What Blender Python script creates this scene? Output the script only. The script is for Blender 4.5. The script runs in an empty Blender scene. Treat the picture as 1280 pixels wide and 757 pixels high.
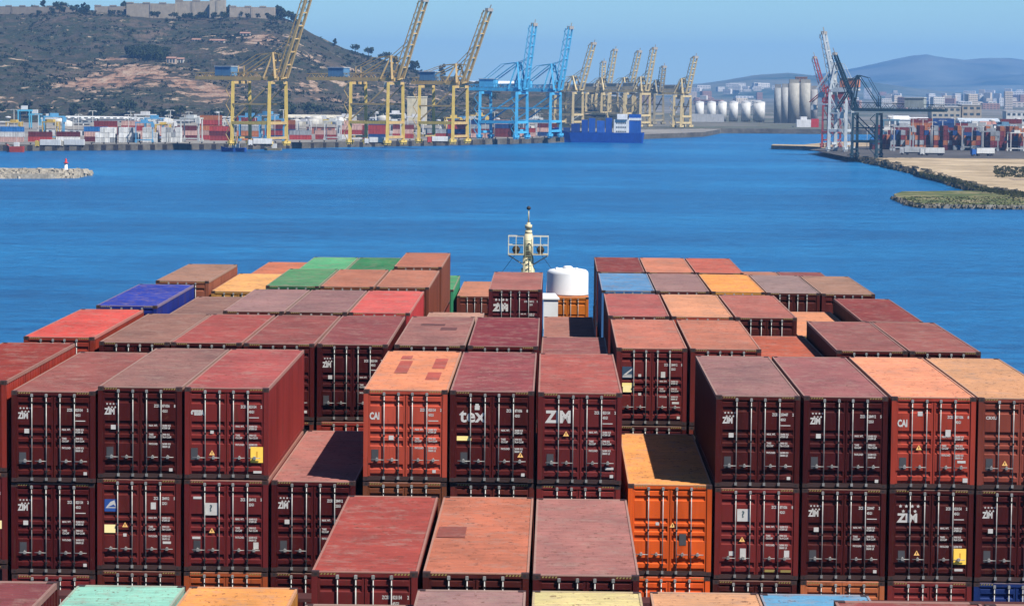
import bpy, math, random
import numpy as np
from mathutils import Vector, Matrix, noise as mnoise
random.seed(7)
rnd = random.Random(11)
sc = bpy.context.scene
col = sc.collection

# ------------------------------------------------------------------ camera
FPX, PW, PH = 3618.0, 1280.0, 757.0
CAMZ = 37.0
YAW, PIT, ROL = math.radians(0.8087), math.radians(4.3845), math.radians(-0.573)
cy_, sy_, cp_, sp_ = math.cos(YAW), math.sin(YAW), math.cos(PIT), math.sin(PIT)
FW = Vector((-sy_*cp_, cy_*cp_, -sp_)); R0 = Vector((cy_, sy_, 0)); U0 = R0.cross(FW)
RT = R0*math.cos(ROL) - U0*math.sin(ROL); UP = U0*math.cos(ROL) + R0*math.sin(ROL)
cam_d = bpy.data.cameras.new('camera'); cam = bpy.data.objects.new('camera', cam_d); col.objects.link(cam)
m4 = Matrix((( RT.x, UP.x, -FW.x, 0), (RT.y, UP.y, -FW.y, 0), (RT.z, UP.z, -FW.z, CAMZ), (0, 0, 0, 1)))
cam.matrix_world = m4
cam_d.sensor_width = 36.0; cam_d.lens = FPX/PW*36.0
cam_d.clip_start = 1.0; cam_d.clip_end = 60000
sc.camera = cam
def ray(px, py): return FW + RT*((px-PW/2)/FPX) + UP*((PH/2-py)/FPX)
def at(px, py, Y):
    d = ray(px, py); t = Y/d.y
    return Vector((d.x*t, Y, CAMZ + d.z*t))
def on(px, py, z=0.0):
    d = ray(px, py); t = (z-CAMZ)/d.z
    return Vector((d.x*t, d.y*t, z))
def pxm(Y): return FPX/Y

# ------------------------------------------------------------------ light
SUN = Vector((1.75, -1.35, 2.7)).normalized()
EL = math.asin(SUN.z); AZ = math.atan2(SUN.x, SUN.y)
w = bpy.data.worlds.new('World'); sc.world = w; w.use_nodes = True
nt = w.node_tree
bg = nt.nodes['Background']
sky = nt.nodes.new('ShaderNodeTexSky'); sky.sky_type = 'NISHITA'; sky.sun_disc = False
sky.sun_elevation = EL; sky.sun_rotation = AZ; sky.altitude = 0; sky.air_density = 1.0; sky.dust_density = 0.0; sky.ozone_density = 1.0
hs = nt.nodes.new('ShaderNodeMix'); hs.data_type = 'RGBA'; hs.blend_type = 'MULTIPLY'; hs.inputs[0].default_value = 1.0
hs.inputs[7].default_value = (0.47, 0.78, 1.12, 1)
nt.links.new(sky.outputs[0], hs.inputs[6]); nt.links.new(hs.outputs[2], bg.inputs[0])
bg.inputs[1].default_value = 0.058
sd = bpy.data.lights.new('sun', 'SUN'); sun = bpy.data.objects.new('sun', sd); col.objects.link(sun)
sd.energy = 5.0; sd.angle = math.radians(0.5); sd.color = (1.0, 0.95, 0.87)
sun.rotation_euler = SUN.to_track_quat('Z', 'Y').to_euler()
sc.view_settings.view_transform = 'Standard'; sc.view_settings.look = 'None'
sc.view_settings.exposure = 1.0; sc.view_settings.gamma = 1.0; sc.view_settings.use_curve_mapping = False
try:
    sc.cycles.volume_bounces = 0; sc.cycles.max_bounces = 6
except Exception: pass

# ------------------------------------------------------------------ helpers
def lin(c):
    return tuple(((v/255)/12.92 if v/255 <= 0.04045 else ((v/255+0.055)/1.055)**2.4) for v in c)
def seen(r, g, b, k=0.52):
    # paint albedo whose sunlit roof reads about as this sRGB value; shifted towards brown to offset the blue sky light
    R, G, B = lin((r, g, b)); m = (R+G+B)/3
    return (k*(R*.84+m*.09), k*(G*.84+m*.10), k*(B*.74+m*.09))
class MB:
    def __init__(s): s.v = []; s.f = []; s.m = []; s.sm = []
    def poly(s, pts, m=0, sm=False):
        n = len(s.v); s.v += [tuple(p) for p in pts]; s.f.append(tuple(range(n, n+len(pts)))); s.m.append(m); s.sm.append(sm)
    def box(s, x0, x1, y0, y1, z0, z1, m=0):
        n = len(s.v)
        s.v += [(x0,y0,z0),(x1,y0,z0),(x1,y1,z0),(x0,y1,z0),(x0,y0,z1),(x1,y0,z1),(x1,y1,z1),(x0,y1,z1)]
        for q in ((0,3,2,1),(4,5,6,7),(0,1,5,4),(1,2,6,5),(2,3,7,6),(3,0,4,7)):
            s.f.append(tuple(n+i for i in q)); s.m.append(m); s.sm.append(False)
    def bar(s, p, q, r, r2=None, m=0, n=4, rot=math.pi/4):
        p = Vector(p); q = Vector(q); d = q-p
        if d.length < 1e-6: return
        d.normalize(); a = Vector((0,0,1)) if abs(d.z) < 0.95 else Vector((1,0,0))
        u = d.cross(a).normalized(); v = d.cross(u)
        r2 = r if r2 is None else r2; b = len(s.v)
        for c, rr in ((p, r), (q, r2)):
            for i in range(n):
                t = 2*math.pi*i/n + rot
                s.v.append(tuple(c + u*math.cos(t)*rr + v*math.sin(t)*rr))
        for i in range(n):
            j = (i+1) % n
            s.f.append((b+i, b+j, b+n+j, b+n+i)); s.m.append(m); s.sm.append(n > 5)
        s.f.append(tuple(b+i for i in range(n))[::-1]); s.f.append(tuple(b+n+i for i in range(n))); s.m += [m, m]; s.sm += [False, False]
    def lathe(s, cx, cy, prof, n=20, m=0):
        b = len(s.v)
        for r, z in prof:
            for i in range(n):
                t = 2*math.pi*i/n; s.v.append((cx+r*math.cos(t), cy+r*math.sin(t), z))
        for k in range(len(prof)-1):
            for i in range(n):
                j = (i+1) % n; s.f.append((b+k*n+i, b+k*n+j, b+(k+1)*n+j, b+(k+1)*n+i)); s.m.append(m); s.sm.append(True)
        s.f.append(tuple(b+(len(prof)-1)*n+i for i in range(n))); s.m.append(m); s.sm.append(False)
        s.f.append(tuple(b+i for i in range(n))[::-1]); s.m.append(m); s.sm.append(False)
    def prism(s, pts, z0, z1, m=0):
        n = len(pts); b = len(s.v)
        s.v += [(x, y, z0) for x, y in pts] + [(x, y, z1) for x, y in pts]
        for i in range(n):
            j = (i+1) % n; s.f.append((b+i, b+j, b+n+j, b+n+i)); s.m.append(m); s.sm.append(False)
        s.f.append(tuple(b+n+i for i in range(n))); s.f.append(tuple(b+i for i in range(n))[::-1]); s.m += [m, m]; s.sm += [False, False]
    def mesh(s, name, mats):
        me = bpy.data.meshes.new(name); me.from_pydata(s.v, [], s.f)
        for m in (mats if isinstance(mats, (list, tuple)) else [mats]): me.materials.append(m)
        me.polygons.foreach_set('material_index', s.m); me.polygons.foreach_set('use_smooth', s.sm)
        me.update(); return me
    def build(s, name, mats, parent=None, color=None, loc=None):
        return link(name, s.mesh(name, mats), parent, color, loc)
def link(name, me, parent=None, color=None, loc=None, rz=0):
    o = bpy.data.objects.new(name, me); col.objects.link(o)
    if parent is not None: o.parent = parent
    if color is not None: o.color = (*color, 1)
    if loc is not None: o.location = loc
    if rz: o.rotation_euler.z = rz
    return o
def tag(o, label=None, cat=None, group=None, kind=None):
    if label: o['label'] = label
    if cat: o['category'] = cat
    if group: o['group'] = group
    if kind: o['kind'] = kind
    return o
def thing(name, label, cat, loc=(0,0,0), rz=0, group=None):
    o = bpy.data.objects.new(name, None); col.objects.link(o); o.location = loc; o.rotation_euler.z = rz
    o.empty_display_size = 0.5
    return tag(o, label, cat, group)

# ------------------------------------------------------------------ materials
def newmat(name):
    m = bpy.data.materials.new(name); m.use_nodes = True
    return m, m.node_tree, m.node_tree.nodes['Principled BSDF']
def N(nt, t, **k):
    n = nt.nodes.new(t)
    for a, b in k.items(): setattr(n, a, b)
    return n
def L(nt, a, b): nt.links.new(a, b)
def coords(nt, scale=(1,1,1), use_random=True):
    tc = N(nt, 'ShaderNodeTexCoord'); mp = N(nt, 'ShaderNodeMapping'); mp.inputs['Scale'].default_value = scale
    L(nt, tc.outputs['Object'], mp.inputs['Vector'])
    if use_random:
        oi = N(nt, 'ShaderNodeObjectInfo'); mu = N(nt, 'ShaderNodeMath', operation='MULTIPLY'); mu.inputs[1].default_value = 300
        L(nt, oi.outputs['Random'], mu.inputs[0]); L(nt, mu.outputs[0], mp.inputs['Location'])
    return mp.outputs[0]
def ramp(nt, fac, stops):
    r = N(nt, 'ShaderNodeValToRGB'); L(nt, fac, r.inputs[0])
    while len(r.color_ramp.elements) < len(stops): r.color_ramp.elements.new(0.5)
    for e, (p, c) in zip(r.color_ramp.elements, stops):
        e.position = p; e.color = (*c, 1) if len(c) == 3 else c
    return r.outputs[0]
def noisen(nt, vec, scale, detail=4, rough=0.55):
    n = N(nt, 'ShaderNodeTexNoise'); n.inputs['Scale'].default_value = scale; n.inputs['Detail'].default_value = detail; n.inputs['Roughness'].default_value = rough
    L(nt, vec, n.inputs['Vector']); return n.outputs['Fac']
def mixc(nt, fac, a, b, mode='MIX'):
    m = N(nt, 'ShaderNodeMix', data_type='RGBA', blend_type=mode)
    if isinstance(fac, (int, float)): m.inputs[0].default_value = fac
    else: L(nt, fac, m.inputs[0])
    for s, v in ((6, a), (7, b)):
        if isinstance(v, tuple): m.inputs[s].default_value = (*v, 1)
        else: L(nt, v, m.inputs[s])
    return m.outputs[2]
def plain(name, c, rough=0.6, spec=0.3, metal=0.0, var=0.25, scale=1.0):
    m, nt, b = newmat(name)
    f = noisen(nt, coords(nt), scale, 5)
    d = tuple(x*(1-var) for x in c); e = tuple(min(1, x*(1+var*0.6)) for x in c)
    L(nt, ramp(nt, f, [(0.3, d), (0.7, e)]), b.inputs['Base Color'])
    b.inputs['Roughness'].default_value = rough; b.inputs['Metallic'].default_value = metal
    b.inputs['Specular IOR Level'].default_value = spec
    return m
# paint whose hue is the object's own colour, with scuffs, rust and grime
TONE = 0.70
def paint_mat(name, scuff=0.5, rust=0.3, rough=0.5, streak=(1,1,0.15), dust=0.0, spec=0.15):
    m, nt, b = newmat(name)
    oi = N(nt, 'ShaderNodeObjectInfo')
    f1 = noisen(nt, coords(nt, streak), 1.6, 6, 0.6)
    f2 = noisen(nt, coords(nt, (1,1,1)), 5.0, 6, 0.7)
    f3 = noisen(nt, coords(nt, (0.35,0.35,0.35)), 1.0, 3, 0.5)
    v = ramp(nt, f1, [(0.25, ((1-scuff*0.7)*TONE,)*3), (0.5, (TONE,)*3), (0.8, ((1+scuff*0.5)*TONE,)*3)])
    c = mixc(nt, 1.0, oi.outputs['Color'], v, 'MULTIPLY')
    if rust > 0.3:
        f5 = noisen(nt, coords(nt, (9,9,0.5)), 1.0, 4, 0.6)
        c = mixc(nt, ramp(nt, f5, [(0.60, (0,0,0)), (0.70, (0.55,)*3)]), c, (0.055, 0.022, 0.012))
        f6 = noisen(nt, coords(nt, (1,1,1)), 11.0, 4, 0.7)
        c = mixc(nt, ramp(nt, f6, [(0.66, (0,0,0)), (0.70, (0.25,)*3)]), c, (0.20, 0.12, 0.09))
    v3 = ramp(nt, f3, [(0.3, (0.88,)*3), (0.7, (1.1,)*3)])
    c = mixc(nt, 1.0, c, v3, 'MULTIPLY')
    if dust > 0:
        c = mixc(nt, dust, c, (0.36, 0.24, 0.21))
    r = ramp(nt, f2, [(0.62, (0,0,0)), (0.72, (rust,)*3)])
    c = mixc(nt, r, c, (0.10, 0.035, 0.02))
    L(nt, c, b.inputs['Base Color'])
    b.inputs['Roughness'].default_value = rough; b.inputs['Specular IOR Level'].default_value = spec
    return m
M_wall = paint_mat('container_paint', 0.6, 0.5, 0.55, (1,1,0.12))
def roof_mat(name, edge, trough=False):
    m, nt, b = newmat(name)
    oi = N(nt, 'ShaderNodeObjectInfo')
    f1 = noisen(nt, coords(nt, (0.9, 6.0, 1)), 1.0, 8, 0.78)                 # scrape and rain streaks across the roof
    f2 = noisen(nt, coords(nt, (1,0.6,1)), 0.55, 6, 0.65)
    f3 = noisen(nt, coords(nt, (1,1,1)), 5.0, 6, 0.8)
    f4 = noisen(nt, coords(nt, (1,1,1)), 1.6, 8, 0.75)
    f5 = noisen(nt, coords(nt, (1,1,1)), 16.0, 3, 0.7)
    c = mixc(nt, 1.0, oi.outputs['Color'], ramp(nt, f1, [(0.25, (0.70,)*3), (0.5, (1,)*3), (0.78, (1.25,)*3)]), 'MULTIPLY')
    c = mixc(nt, 1.0, c, ramp(nt, f2, [(0.3, (0.72,0.76,0.78)), (0.65, (1.16,1.12,1.08))]), 'MULTIPLY')
    c = mixc(nt, ramp(nt, f4, [(0.50, (0,0,0)), (0.66, (0.5,)*3)]), c, (0.20, 0.14, 0.115))
    c = mixc(nt, ramp(nt, f3, [(0.56, (0,0,0)), (0.63, (0.75,)*3)]), c, (0.070, 0.028, 0.018))
    c = mixc(nt, ramp(nt, f5, [(0.68, (0,0,0)), (0.72, (0.5,)*3)]), c, (0.33, 0.27, 0.23))
    if trough: c = mixc(nt, 0.28, c, (0.05, 0.03, 0.025))  # trough faces mixed darker so the corrugation lines stand out
    if edge: c = mixc(nt, 0.45, c, (0.26, 0.18, 0.14))
    L(nt, c, b.inputs['Base Color']); b.inputs['Roughness'].default_value = 0.75; b.inputs['Specular IOR Level'].default_value = 0.14
    bp = N(nt, 'ShaderNodeBump'); bp.inputs['Strength'].default_value = 0.5; bp.inputs['Distance'].default_value = 0.05
    L(nt, f2, bp.inputs['Height']); L(nt, bp.outputs[0], b.inputs['Normal'])
    return m
M_roof = roof_mat('container_roof_paint', False); M_redge = roof_mat('container_roof_rail_paint', True); M_trough = roof_mat('container_roof_trough_dark', False, True)
M_tint = paint_mat('structure_paint', 0.35, 0.12, 0.6)
M_flat = paint_mat('sticker_film', 0.12, 0.0, 0.6)
M_white = plain('white_lettering', (0.42,0.40,0.37), 0.6, var=0.1, scale=6)
M_rod = plain('galvanised_steel', (0.23,0.225,0.21), 0.45, 0.5, 0.25, 0.35, 4)
M_rubber = plain('black_door_seal', (0.012,0.011,0.012), 0.8)
M_dark = plain('dark_deck_steel', (0.025,0.02,0.02), 0.7)
M_yellow = plain('hazard_yellow', (0.22,0.17,0.05), 0.6)
M_cast = plain('tier_gap_shade_steel', (0.035,0.016,0.014), 0.7)  # castings and sills coloured dark, painting in the shade between tiers
M_glass = plain('dark_window_glass', (0.03,0.045,0.06), 0.15, 0.6)

# ------------------------------------------------------------------ text
def text_pts(s, size, x, z, y, align='LEFT', bold=0.0, sx=1.0):
    cu = bpy.data.curves.new('t', 'FONT'); cu.body = s; cu.size = size; cu.align_x = align; cu.offset = bold; cu.resolution_u = 2
    o = bpy.data.objects.new('t', cu); col.objects.link(o)
    dg = bpy.context.evaluated_depsgraph_get(); dg.update()
    me = bpy.data.meshes.new_from_object(o.evaluated_get(dg))
    vs = [(x+v.co.x*sx, y, z+v.co.y) for v in me.vertices]; fs = [tuple(p.vertices) for p in me.polygons]
    bpy.data.objects.remove(o); bpy.data.curves.remove(cu); bpy.data.meshes.remove(me)
    return vs, fs
def add_text(mb, *a, m=0, **k):
    vs, fs = text_pts(*a, **k); b = len(mb.v); mb.v += vs
    for f in fs: mb.f.append(tuple(b+i for i in f)); mb.m.append(m); mb.sm.append(False)

# ------------------------------------------------------------------ setting: water, land, hills, haze
def water():
    m, nt, b = newmat('sea_water')
    tc = N(nt, 'ShaderNodeTexCoord')
    def mp(s):
        q = N(nt, 'ShaderNodeMapping'); q.inputs['Scale'].default_value = s; L(nt, tc.outputs['Object'], q.inputs['Vector']); return q.outputs[0]
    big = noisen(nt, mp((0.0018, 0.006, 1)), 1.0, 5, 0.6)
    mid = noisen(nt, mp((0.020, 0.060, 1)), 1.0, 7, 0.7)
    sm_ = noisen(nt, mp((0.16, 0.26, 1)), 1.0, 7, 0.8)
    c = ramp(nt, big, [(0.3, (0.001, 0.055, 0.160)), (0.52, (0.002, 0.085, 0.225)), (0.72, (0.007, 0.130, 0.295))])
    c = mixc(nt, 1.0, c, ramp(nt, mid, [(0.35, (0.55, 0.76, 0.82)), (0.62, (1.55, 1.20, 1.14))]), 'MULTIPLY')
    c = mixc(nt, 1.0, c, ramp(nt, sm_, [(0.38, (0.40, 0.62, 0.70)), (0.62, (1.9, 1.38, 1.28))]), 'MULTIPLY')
    L(nt, c, b.inputs['Base Color'])
    b.inputs['Roughness'].default_value = 0.28; b.inputs['Specular IOR Level'].default_value = 0.14
    bp = N(nt, 'ShaderNodeBump'); bp.inputs['Strength'].default_value = 0.7; bp.inputs['Distance'].default_value = 2.2
    s = N(nt, 'ShaderNodeMath', operation='ADD'); L(nt, mid, s.inputs[0]); L(nt, sm_, s.inputs[1]); L(nt, s.outputs[0], bp.inputs['Height'])
    L(nt, bp.outputs[0], b.inputs['Normal'])
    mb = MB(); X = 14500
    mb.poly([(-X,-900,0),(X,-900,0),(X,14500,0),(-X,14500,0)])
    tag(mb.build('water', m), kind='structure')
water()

def fbm(x, y, o=5, s=1.0):
    v = 0; a = 1; t = 0
    for i in range(o):
        v += a*mnoise.noise(Vector((x*s, y*s, 3.1+i*7))); t += a; a *= 0.5; s *= 2.05
    return v/t

def terrain(name, prof, Y0, Y1, nu, nv, mat, rough, s, basez=2.0, curve=0.8, rockf=None, pow2=1.0):
    # prof: ridge line in photo pixels, turned into real heights at Y1; front slope rises from Y0
    us = np.linspace(prof[0][0], prof[-1][0], nu); px = [p[0] for p in prof]; py = [p[1] for p in prof]
    vs = []; rk = []
    for j in range(nv+6):
        v = j/nv
        Y = Y0 + (Y1-Y0)*v
        for u in us:
            top = at(u, float(np.interp(u, px, py)), Y1); base = at(u, 110, Y)
            X = base.x
            g = min(1, v)**curve if v <= 1 else max(0.0, 1-(v-1)*1.6)
            env = (max(0, min(1, v*3)))*(1-0.75*max(0, 1-abs(1-v)*5))
            z = basez + (top.z-basez)*g + fbm(X, Y, 5, s)*rough*env*min(1, (top.z)/60)
            vs.append((X, Y, z)); rk.append(rockf(u, v) if rockf else 0)
    fs = []
    for j in range(nv+5):
        for i in range(nu-1):
            a = j*nu+i; fs.append((a, a+1, a+nu+1, a+nu))
    me = bpy.data.meshes.new(name); me.from_pydata(vs, [], fs)
    at_ = me.attributes.new('rock', 'FLOAT', 'POINT'); at_.data.foreach_set('value', rk)
    for p in me.polygons: p.use_smooth = True
    me.materials.append(mat); me.update()
    o = link(name, me); tag(o, kind='structure')
    return vs
# Montjuic-like hill
def hill_mat():
    m, nt, b = newmat('scrub_hillside')
    tc = N(nt, 'ShaderNodeTexCoord'); o = tc.outputs['Object']
    a = noisen(nt, o, 0.012, 8, 0.65); c2 = noisen(nt, o, 0.06, 6, 0.7); d = noisen(nt, o, 0.25, 4, 0.7)
    g = ramp(nt, a, [(0.32, (0.028, 0.028, 0.018)), (0.5, (0.058, 0.048, 0.034)), (0.68, (0.105, 0.078, 0.056))])
    g = mixc(nt, ramp(nt, c2, [(0.45, (0,0,0)), (0.54, (0.85,)*3)]), g, (0.022, 0.032, 0.017))
    g = mixc(nt, ramp(nt, d, [(0.60, (0,0,0)), (0.70, (0.5,)*3)]), g, (0.19, 0.155, 0.12))
    at_ = N(nt, 'ShaderNodeAttribute', attribute_name='rock')
    rc = ramp(nt, c2, [(0.34, (0.07, 0.045, 0.030)), (0.5, (0.22, 0.125, 0.080)), (0.66, (0.30, 0.225, 0.16))])
    ad = N(nt, 'ShaderNodeMath', operation='ADD'); L(nt, at_.outputs['Fac'], ad.inputs[0])
    mu = N(nt, 'ShaderNodeMath', operation='MULTIPLY'); mu.inputs[1].default_value = 3.0; L(nt, c2, mu.inputs[0]); L(nt, mu.outputs[0], ad.inputs[1])
    g = mixc(nt, ramp(nt, ad.outputs[0], [(0.0, (0,0,0)), (0.98, (0,0,0)), (1.0, (0.9,)*3)]) if False else rampf(nt, ad.outputs[0], 1.84, 2.02), g, rc)
    L(nt, g, b.inputs['Base Color']); b.inputs['Roughness'].default_value = 0.95; b.inputs['Specular IOR Level'].default_value = 0.05
    bp = N(nt, 'ShaderNodeBump'); bp.inputs['Strength'].default_value = 1.0; bp.inputs['Distance'].default_value = 9; L(nt, c2, bp.inputs['Height']); L(nt, bp.outputs[0], b.inputs['Normal'])
    return m
def rampf(nt, v, a, b_):
    mr = N(nt, 'ShaderNodeMapRange'); mr.inputs['From Min'].default_value = a; mr.inputs['From Max'].default_value = b_; L(nt, v, mr.inputs['Value']); return mr.outputs[0]
M_hill = hill_mat()
HY0, HY1 = 2110, 2800
hprof = [(-160,16),(-60,12),(60,13),(200,17),(290,19),(345,19),(365,26),(392,43),(430,60),(480,74),(530,90),(590,103),(660,111),(740,118),(800,124)]
def rockf(u, v):
    # exposed rock faces, in the hill's own plan coordinates
    r = 0
    for (cu, cv, su, sv, k) in ((165,.30,62,.10,.62),(105,.24,45,.06,.5),(235,.22,35,.08,.45),(275,.16,30,.08,.55),(30,.12,50,.05,.4),(395,.26,70,.10,.42),(330,.64,30,.14,.40),(420,.55,60,.10,.3),(300,.5,60,.2,.2),(60,.40,80,.03,.4),(140,.50,26,.02,.7),(560,.6,80,.25,.2),(500,.45,60,.2,.25)):
        r += k*math.exp(-((u-cu)/su)**2-((v-cv)/sv)**2)
    return min(1.0, r*.82)
hillv = terrain('hill', hprof, HY0, HY1, 230, 90, M_hill, 26, 0.006, 3.0, 0.85, rockf)
HN = 230
def hill_z(px, v):
    j = int(v*90); i = int((px-hprof[0][0])/(hprof[-1][0]-hprof[0][0])*(HN-1)+0.5); i = max(0, min(HN-1, i))
    return Vector(hillv[j*HN+i])
def hill_at(px, py):
    # first point of the hillside seen at this pixel
    d = ray(px, py); best = None
    for j in range(2, 92):
        i = max(0, min(HN-1, int(round((px-hprof[0][0])/(hprof[-1][0]-hprof[0][0])*(HN-1))))); p = Vector(hillv[j*HN+i])
        t = p.y/d.y; zr = CAMZ + d.z*t
        if p.z >= zr: return Vector((d.x*t, p.y, p.z))
        best = p
    return best
# far ranges
def far_mat(name, c1, c2):
    m, nt, b = newmat(name); tc = N(nt, 'ShaderNodeTexCoord')
    a = noisen(nt, tc.outputs['Object'], 0.0016, 8, 0.62)
    L(nt, ramp(nt, a, [(0.38, c1), (0.6, c2)]), b.inputs['Base Color']); b.inputs['Roughness'].default_value = 1; b.inputs['Specular IOR Level'].default_value = 0
    return m
terrain('far_hill_range', [(440,112),(560,107),(650,106),(740,104),(830,105),(875,104),(905,100),(940,94),(985,91),(1010,94),(1040,97),(1090,104),(1150,112),(1220,118)], 6500, 8200, 150, 24, far_mat('near_range_scrub', (0.025,0.05,0.045), (0.10,0.11,0.10)), 50, 0.0016, 2, 0.9)
terrain('distant_mountain_range', [(860,112),(930,108),(1000,96),(1040,91),(1075,86),(1110,79),(1140,74),(1158,72),(1178,75),(1205,78),(1235,75),(1262,75),(1300,80),(1380,84),(1460,92)], 9800, 12300, 200, 30, far_mat('mountain_scrub', (0.015,0.04,0.045), (0.085,0.105,0.10)), 90, 0.0011, 2, 0.8)

# flat land
def land_mat(name, stops, s1, s2, rough=0.95):
    m, nt, b = newmat(name); tc = N(nt, 'ShaderNodeTexCoord')
    a = noisen(nt, tc.outputs['Object'], s1, 6, 0.6); d = noisen(nt, tc.outputs['Object'], s2, 4, 0.7)
    c = mixc(nt, 1.0, ramp(nt, a, stops), ramp(nt, d, [(0.3, (0.75,)*3), (0.7, (1.2,)*3)]), 'MULTIPLY')
    c = mixc(nt, 1.0, c, (0.74,)*3, 'MULTIPLY')
    L(nt, c, b.inputs['Base Color']); b.inputs['Roughness'].default_value = rough; b.inputs['Specular IOR Level'].default_value = 0.1
    return m
M_conc = land_mat('quay_concrete', [(0.3, (0.16,0.15,0.135)), (0.7, (0.28,0.26,0.23))], 0.01, 0.2)
M_quaywall = land_mat('quay_wall_stone', [(0.3, (0.05,0.045,0.04)), (0.7, (0.16,0.145,0.12))], 0.05, 0.4)
M_sand = land_mat('sandy_fill', [(0.32, (0.25,0.19,0.11)), (0.5,(0.38,0.29,0.18)), (0.68, (0.48,0.38,0.25))], 0.03, 0.15)
M_plain = land_mat('city_plain', [(0.35, (0.05,0.07,0.04)), (0.55, (0.15,0.14,0.12)), (0.7, (0.26,0.24,0.21))], 0.004, 0.03)
M_grass = land_mat('coarse_grass', [(0.35, (0.05,0.075,0.02)), (0.5, (0.11,0.12,0.04)), (0.64, (0.26,0.21,0.12))], 0.09, 0.6)
M_rock = land_mat('rip_rap_rock', [(0.3, (0.20,0.18,0.15)), (0.7, (0.42,0.38,0.32))], 0.2, 0.9)
def slab(name, pts, z0, z1, mtop, mside, kind='structure'):
    mb = MB(); n = len(pts)
    for i in range(n):
        j = (i+1) % n; mb.poly([(*pts[i], z0), (*pts[j], z0), (*pts[j], z1), (*pts[i], z1)], 1)
    mb.poly([(*p, z1) for p in pts], 0)
    o = mb.build(name, [mtop, mside]); tag(o, kind=kind); return o
def pts(l, z=0.0): return [tuple(on(x, y, z)[:2]) for x, y in l]
QZ = 3.2
# left terminal quay: its edge runs slowly away to the right
qe = pts([(-140,189.5),(60,188.5),(200,187.5),(330,186.5),(440,184),(560,182),(692,178.5)])
slab('left_quay', qe + [tuple(on(880,171.0)[:2]), (qe[-1][0]+330, 3600), (-1500, 3600)], -0.5, QZ, M_conc, M_quaywall)
# basin behind: far quay with silos
fe = pts([(800,167.5),(880,166.6),(960,167.0),(1026,167.6)])
slab('silo_quay', fe + [(fe[-1][0]+500, fe[-1][1]+30), (fe[-1][0]+2200, 9000), (fe[0][0]-3200, 9000), (fe[0][0]-60, fe[0][1]+200)], -0.5, QZ+0.4, M_plain, M_quaywall)
# right terminal
rp = pts([(964,186.5),(1004,187.5),(1022,188.5),(1062,199.5),(1100,207),(1146,218),(1146.5,221),(1190,231),(1225,242),(1262,247),(1300,249),(1420,262)])
slab('right_quay', rp + [(900, 1400), (1600, 2300)] + pts([(1120,178),(1030,183),(1004,185.6),(966,185)]), -0.5, 2.2, M_sand, M_quaywall)
sp = pts([(1117,247.5),(1128,244),(1200,243),(1262,244.5),(1300,247),(1300,262),(1216,261),(1150,260),(1135,256.5),(1132,253),(1120,251)])
slab('grassy_spit', sp, -0.5, 1.3, M_grass, M_rock)
# yard asphalt laid on the sand under the container stacks
M_asph = land_mat('yard_asphalt', [(0.3, (0.05,0.048,0.045)), (0.7, (0.11,0.10,0.095))], 0.02, 0.2)
mb = MB(); yd = pts([(1012,187.0),(1060,196.5),(1300,199),(1320,188),(1130,182),(1040,184)], 2.2)
mb.poly([(*p, 2.23) for p in yd]); tag(mb.build('yard_pavement', M_asph), kind='structure')

# ------------------------------------------------------------------ the container ship
HC, PITCHZ, LC, WH = 2.655, 2.69, 12.192, 1.219
DECKZ = CAMZ - 17.6
def corrug(x0, x1, period, depth):
    out = []; x = x0
    while x < x1-1e-6:
        for a, d in ((0,0),(0.28,0),(0.5,depth),(0.78,depth)):
            xx = x+a*period
            if xx < x1: out.append((xx, d))
        x += period
    out.append((x1, 0)); return out
def make_walls():
    mb = MB(); z0, z1 = 0.15, HC-0.10
    for s in (-1, 1):
        pr = corrug(0.16, LC-0.16, 0.278, 0.036)
        for (a, d), (b_, e) in zip(pr, pr[1:]):
            q = [(s*(1.205-d), a, z0), (s*(1.205-e), b_, z0), (s*(1.205-e), b_, z1), (s*(1.205-d), a, z1)]
            mb.poly(q if s > 0 else q[::-1])
        mb.box(min(s*1.16, s*1.212), max(s*1.16, s*1.212), 0.16, LC-0.16, 0.03, 0.15)         # bottom side rail
        for y in (0, LC-0.16):                                                          # corner posts
            mb.box(min(s*1.075, s*1.215), max(s*1.075, s*1.215), y, y+0.16, 0.12, HC-0.12)
            for z in (0, HC-0.118):                                                     # corner castings
                mb.box(min(s*1.041, WH*s), max(s*1.041, WH*s), y-0.002 if y == 0 else y-0.016, y+0.178 if y == 0 else y+0.162, z, z+0.118, 3)
            for z in (0.03, HC-0.085): mb.box(min(s*1.09, s*1.15), max(s*1.09, s*1.15), y-0.004 if y==0 else LC-0.03, 0.02 if y==0 else LC+0.004, z, z+0.055, 1)
    mb.box(-1.05, 1.05, 0.004, 0.14, HC-0.125, HC-0.02)                                      # header
    mb.box(-1.05, 1.05, 0.0, 0.14, 0.01, 0.13, 3)                                           # sill
    mb.box(-1.08, 1.08, LC-0.10, LC-0.04, 0.12, HC-0.05)                                  # rear end wall
    for i in range(8): mb.box(-1.0+i*0.26, -0.9+i*0.26, LC-0.045, LC-0.012, 0.2, HC-0.2)
    mb.box(-1.08, 1.08, 0.085, 0.1, 0.13, HC-0.12, 1)                                      # black seal behind the doors
    mb.box(-1.04, 1.04, 0.1, LC-0.1, 0.1, 0.15, 1)                                         # floor
    for s in (-1, 1):
        for i in range(5):
            x = s*1.0 - s*i*0.075
            mb.poly([(x-.018, 0.0, HC-.075), (x+.018, 0.0, HC-.075), (x+.04, 0.0, HC-.035), (x+.004, 0.0, HC-.035)], 2)
    return mb.mesh('container_walls', [M_wall, M_rubber, M_yellow, M_cast])
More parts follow.
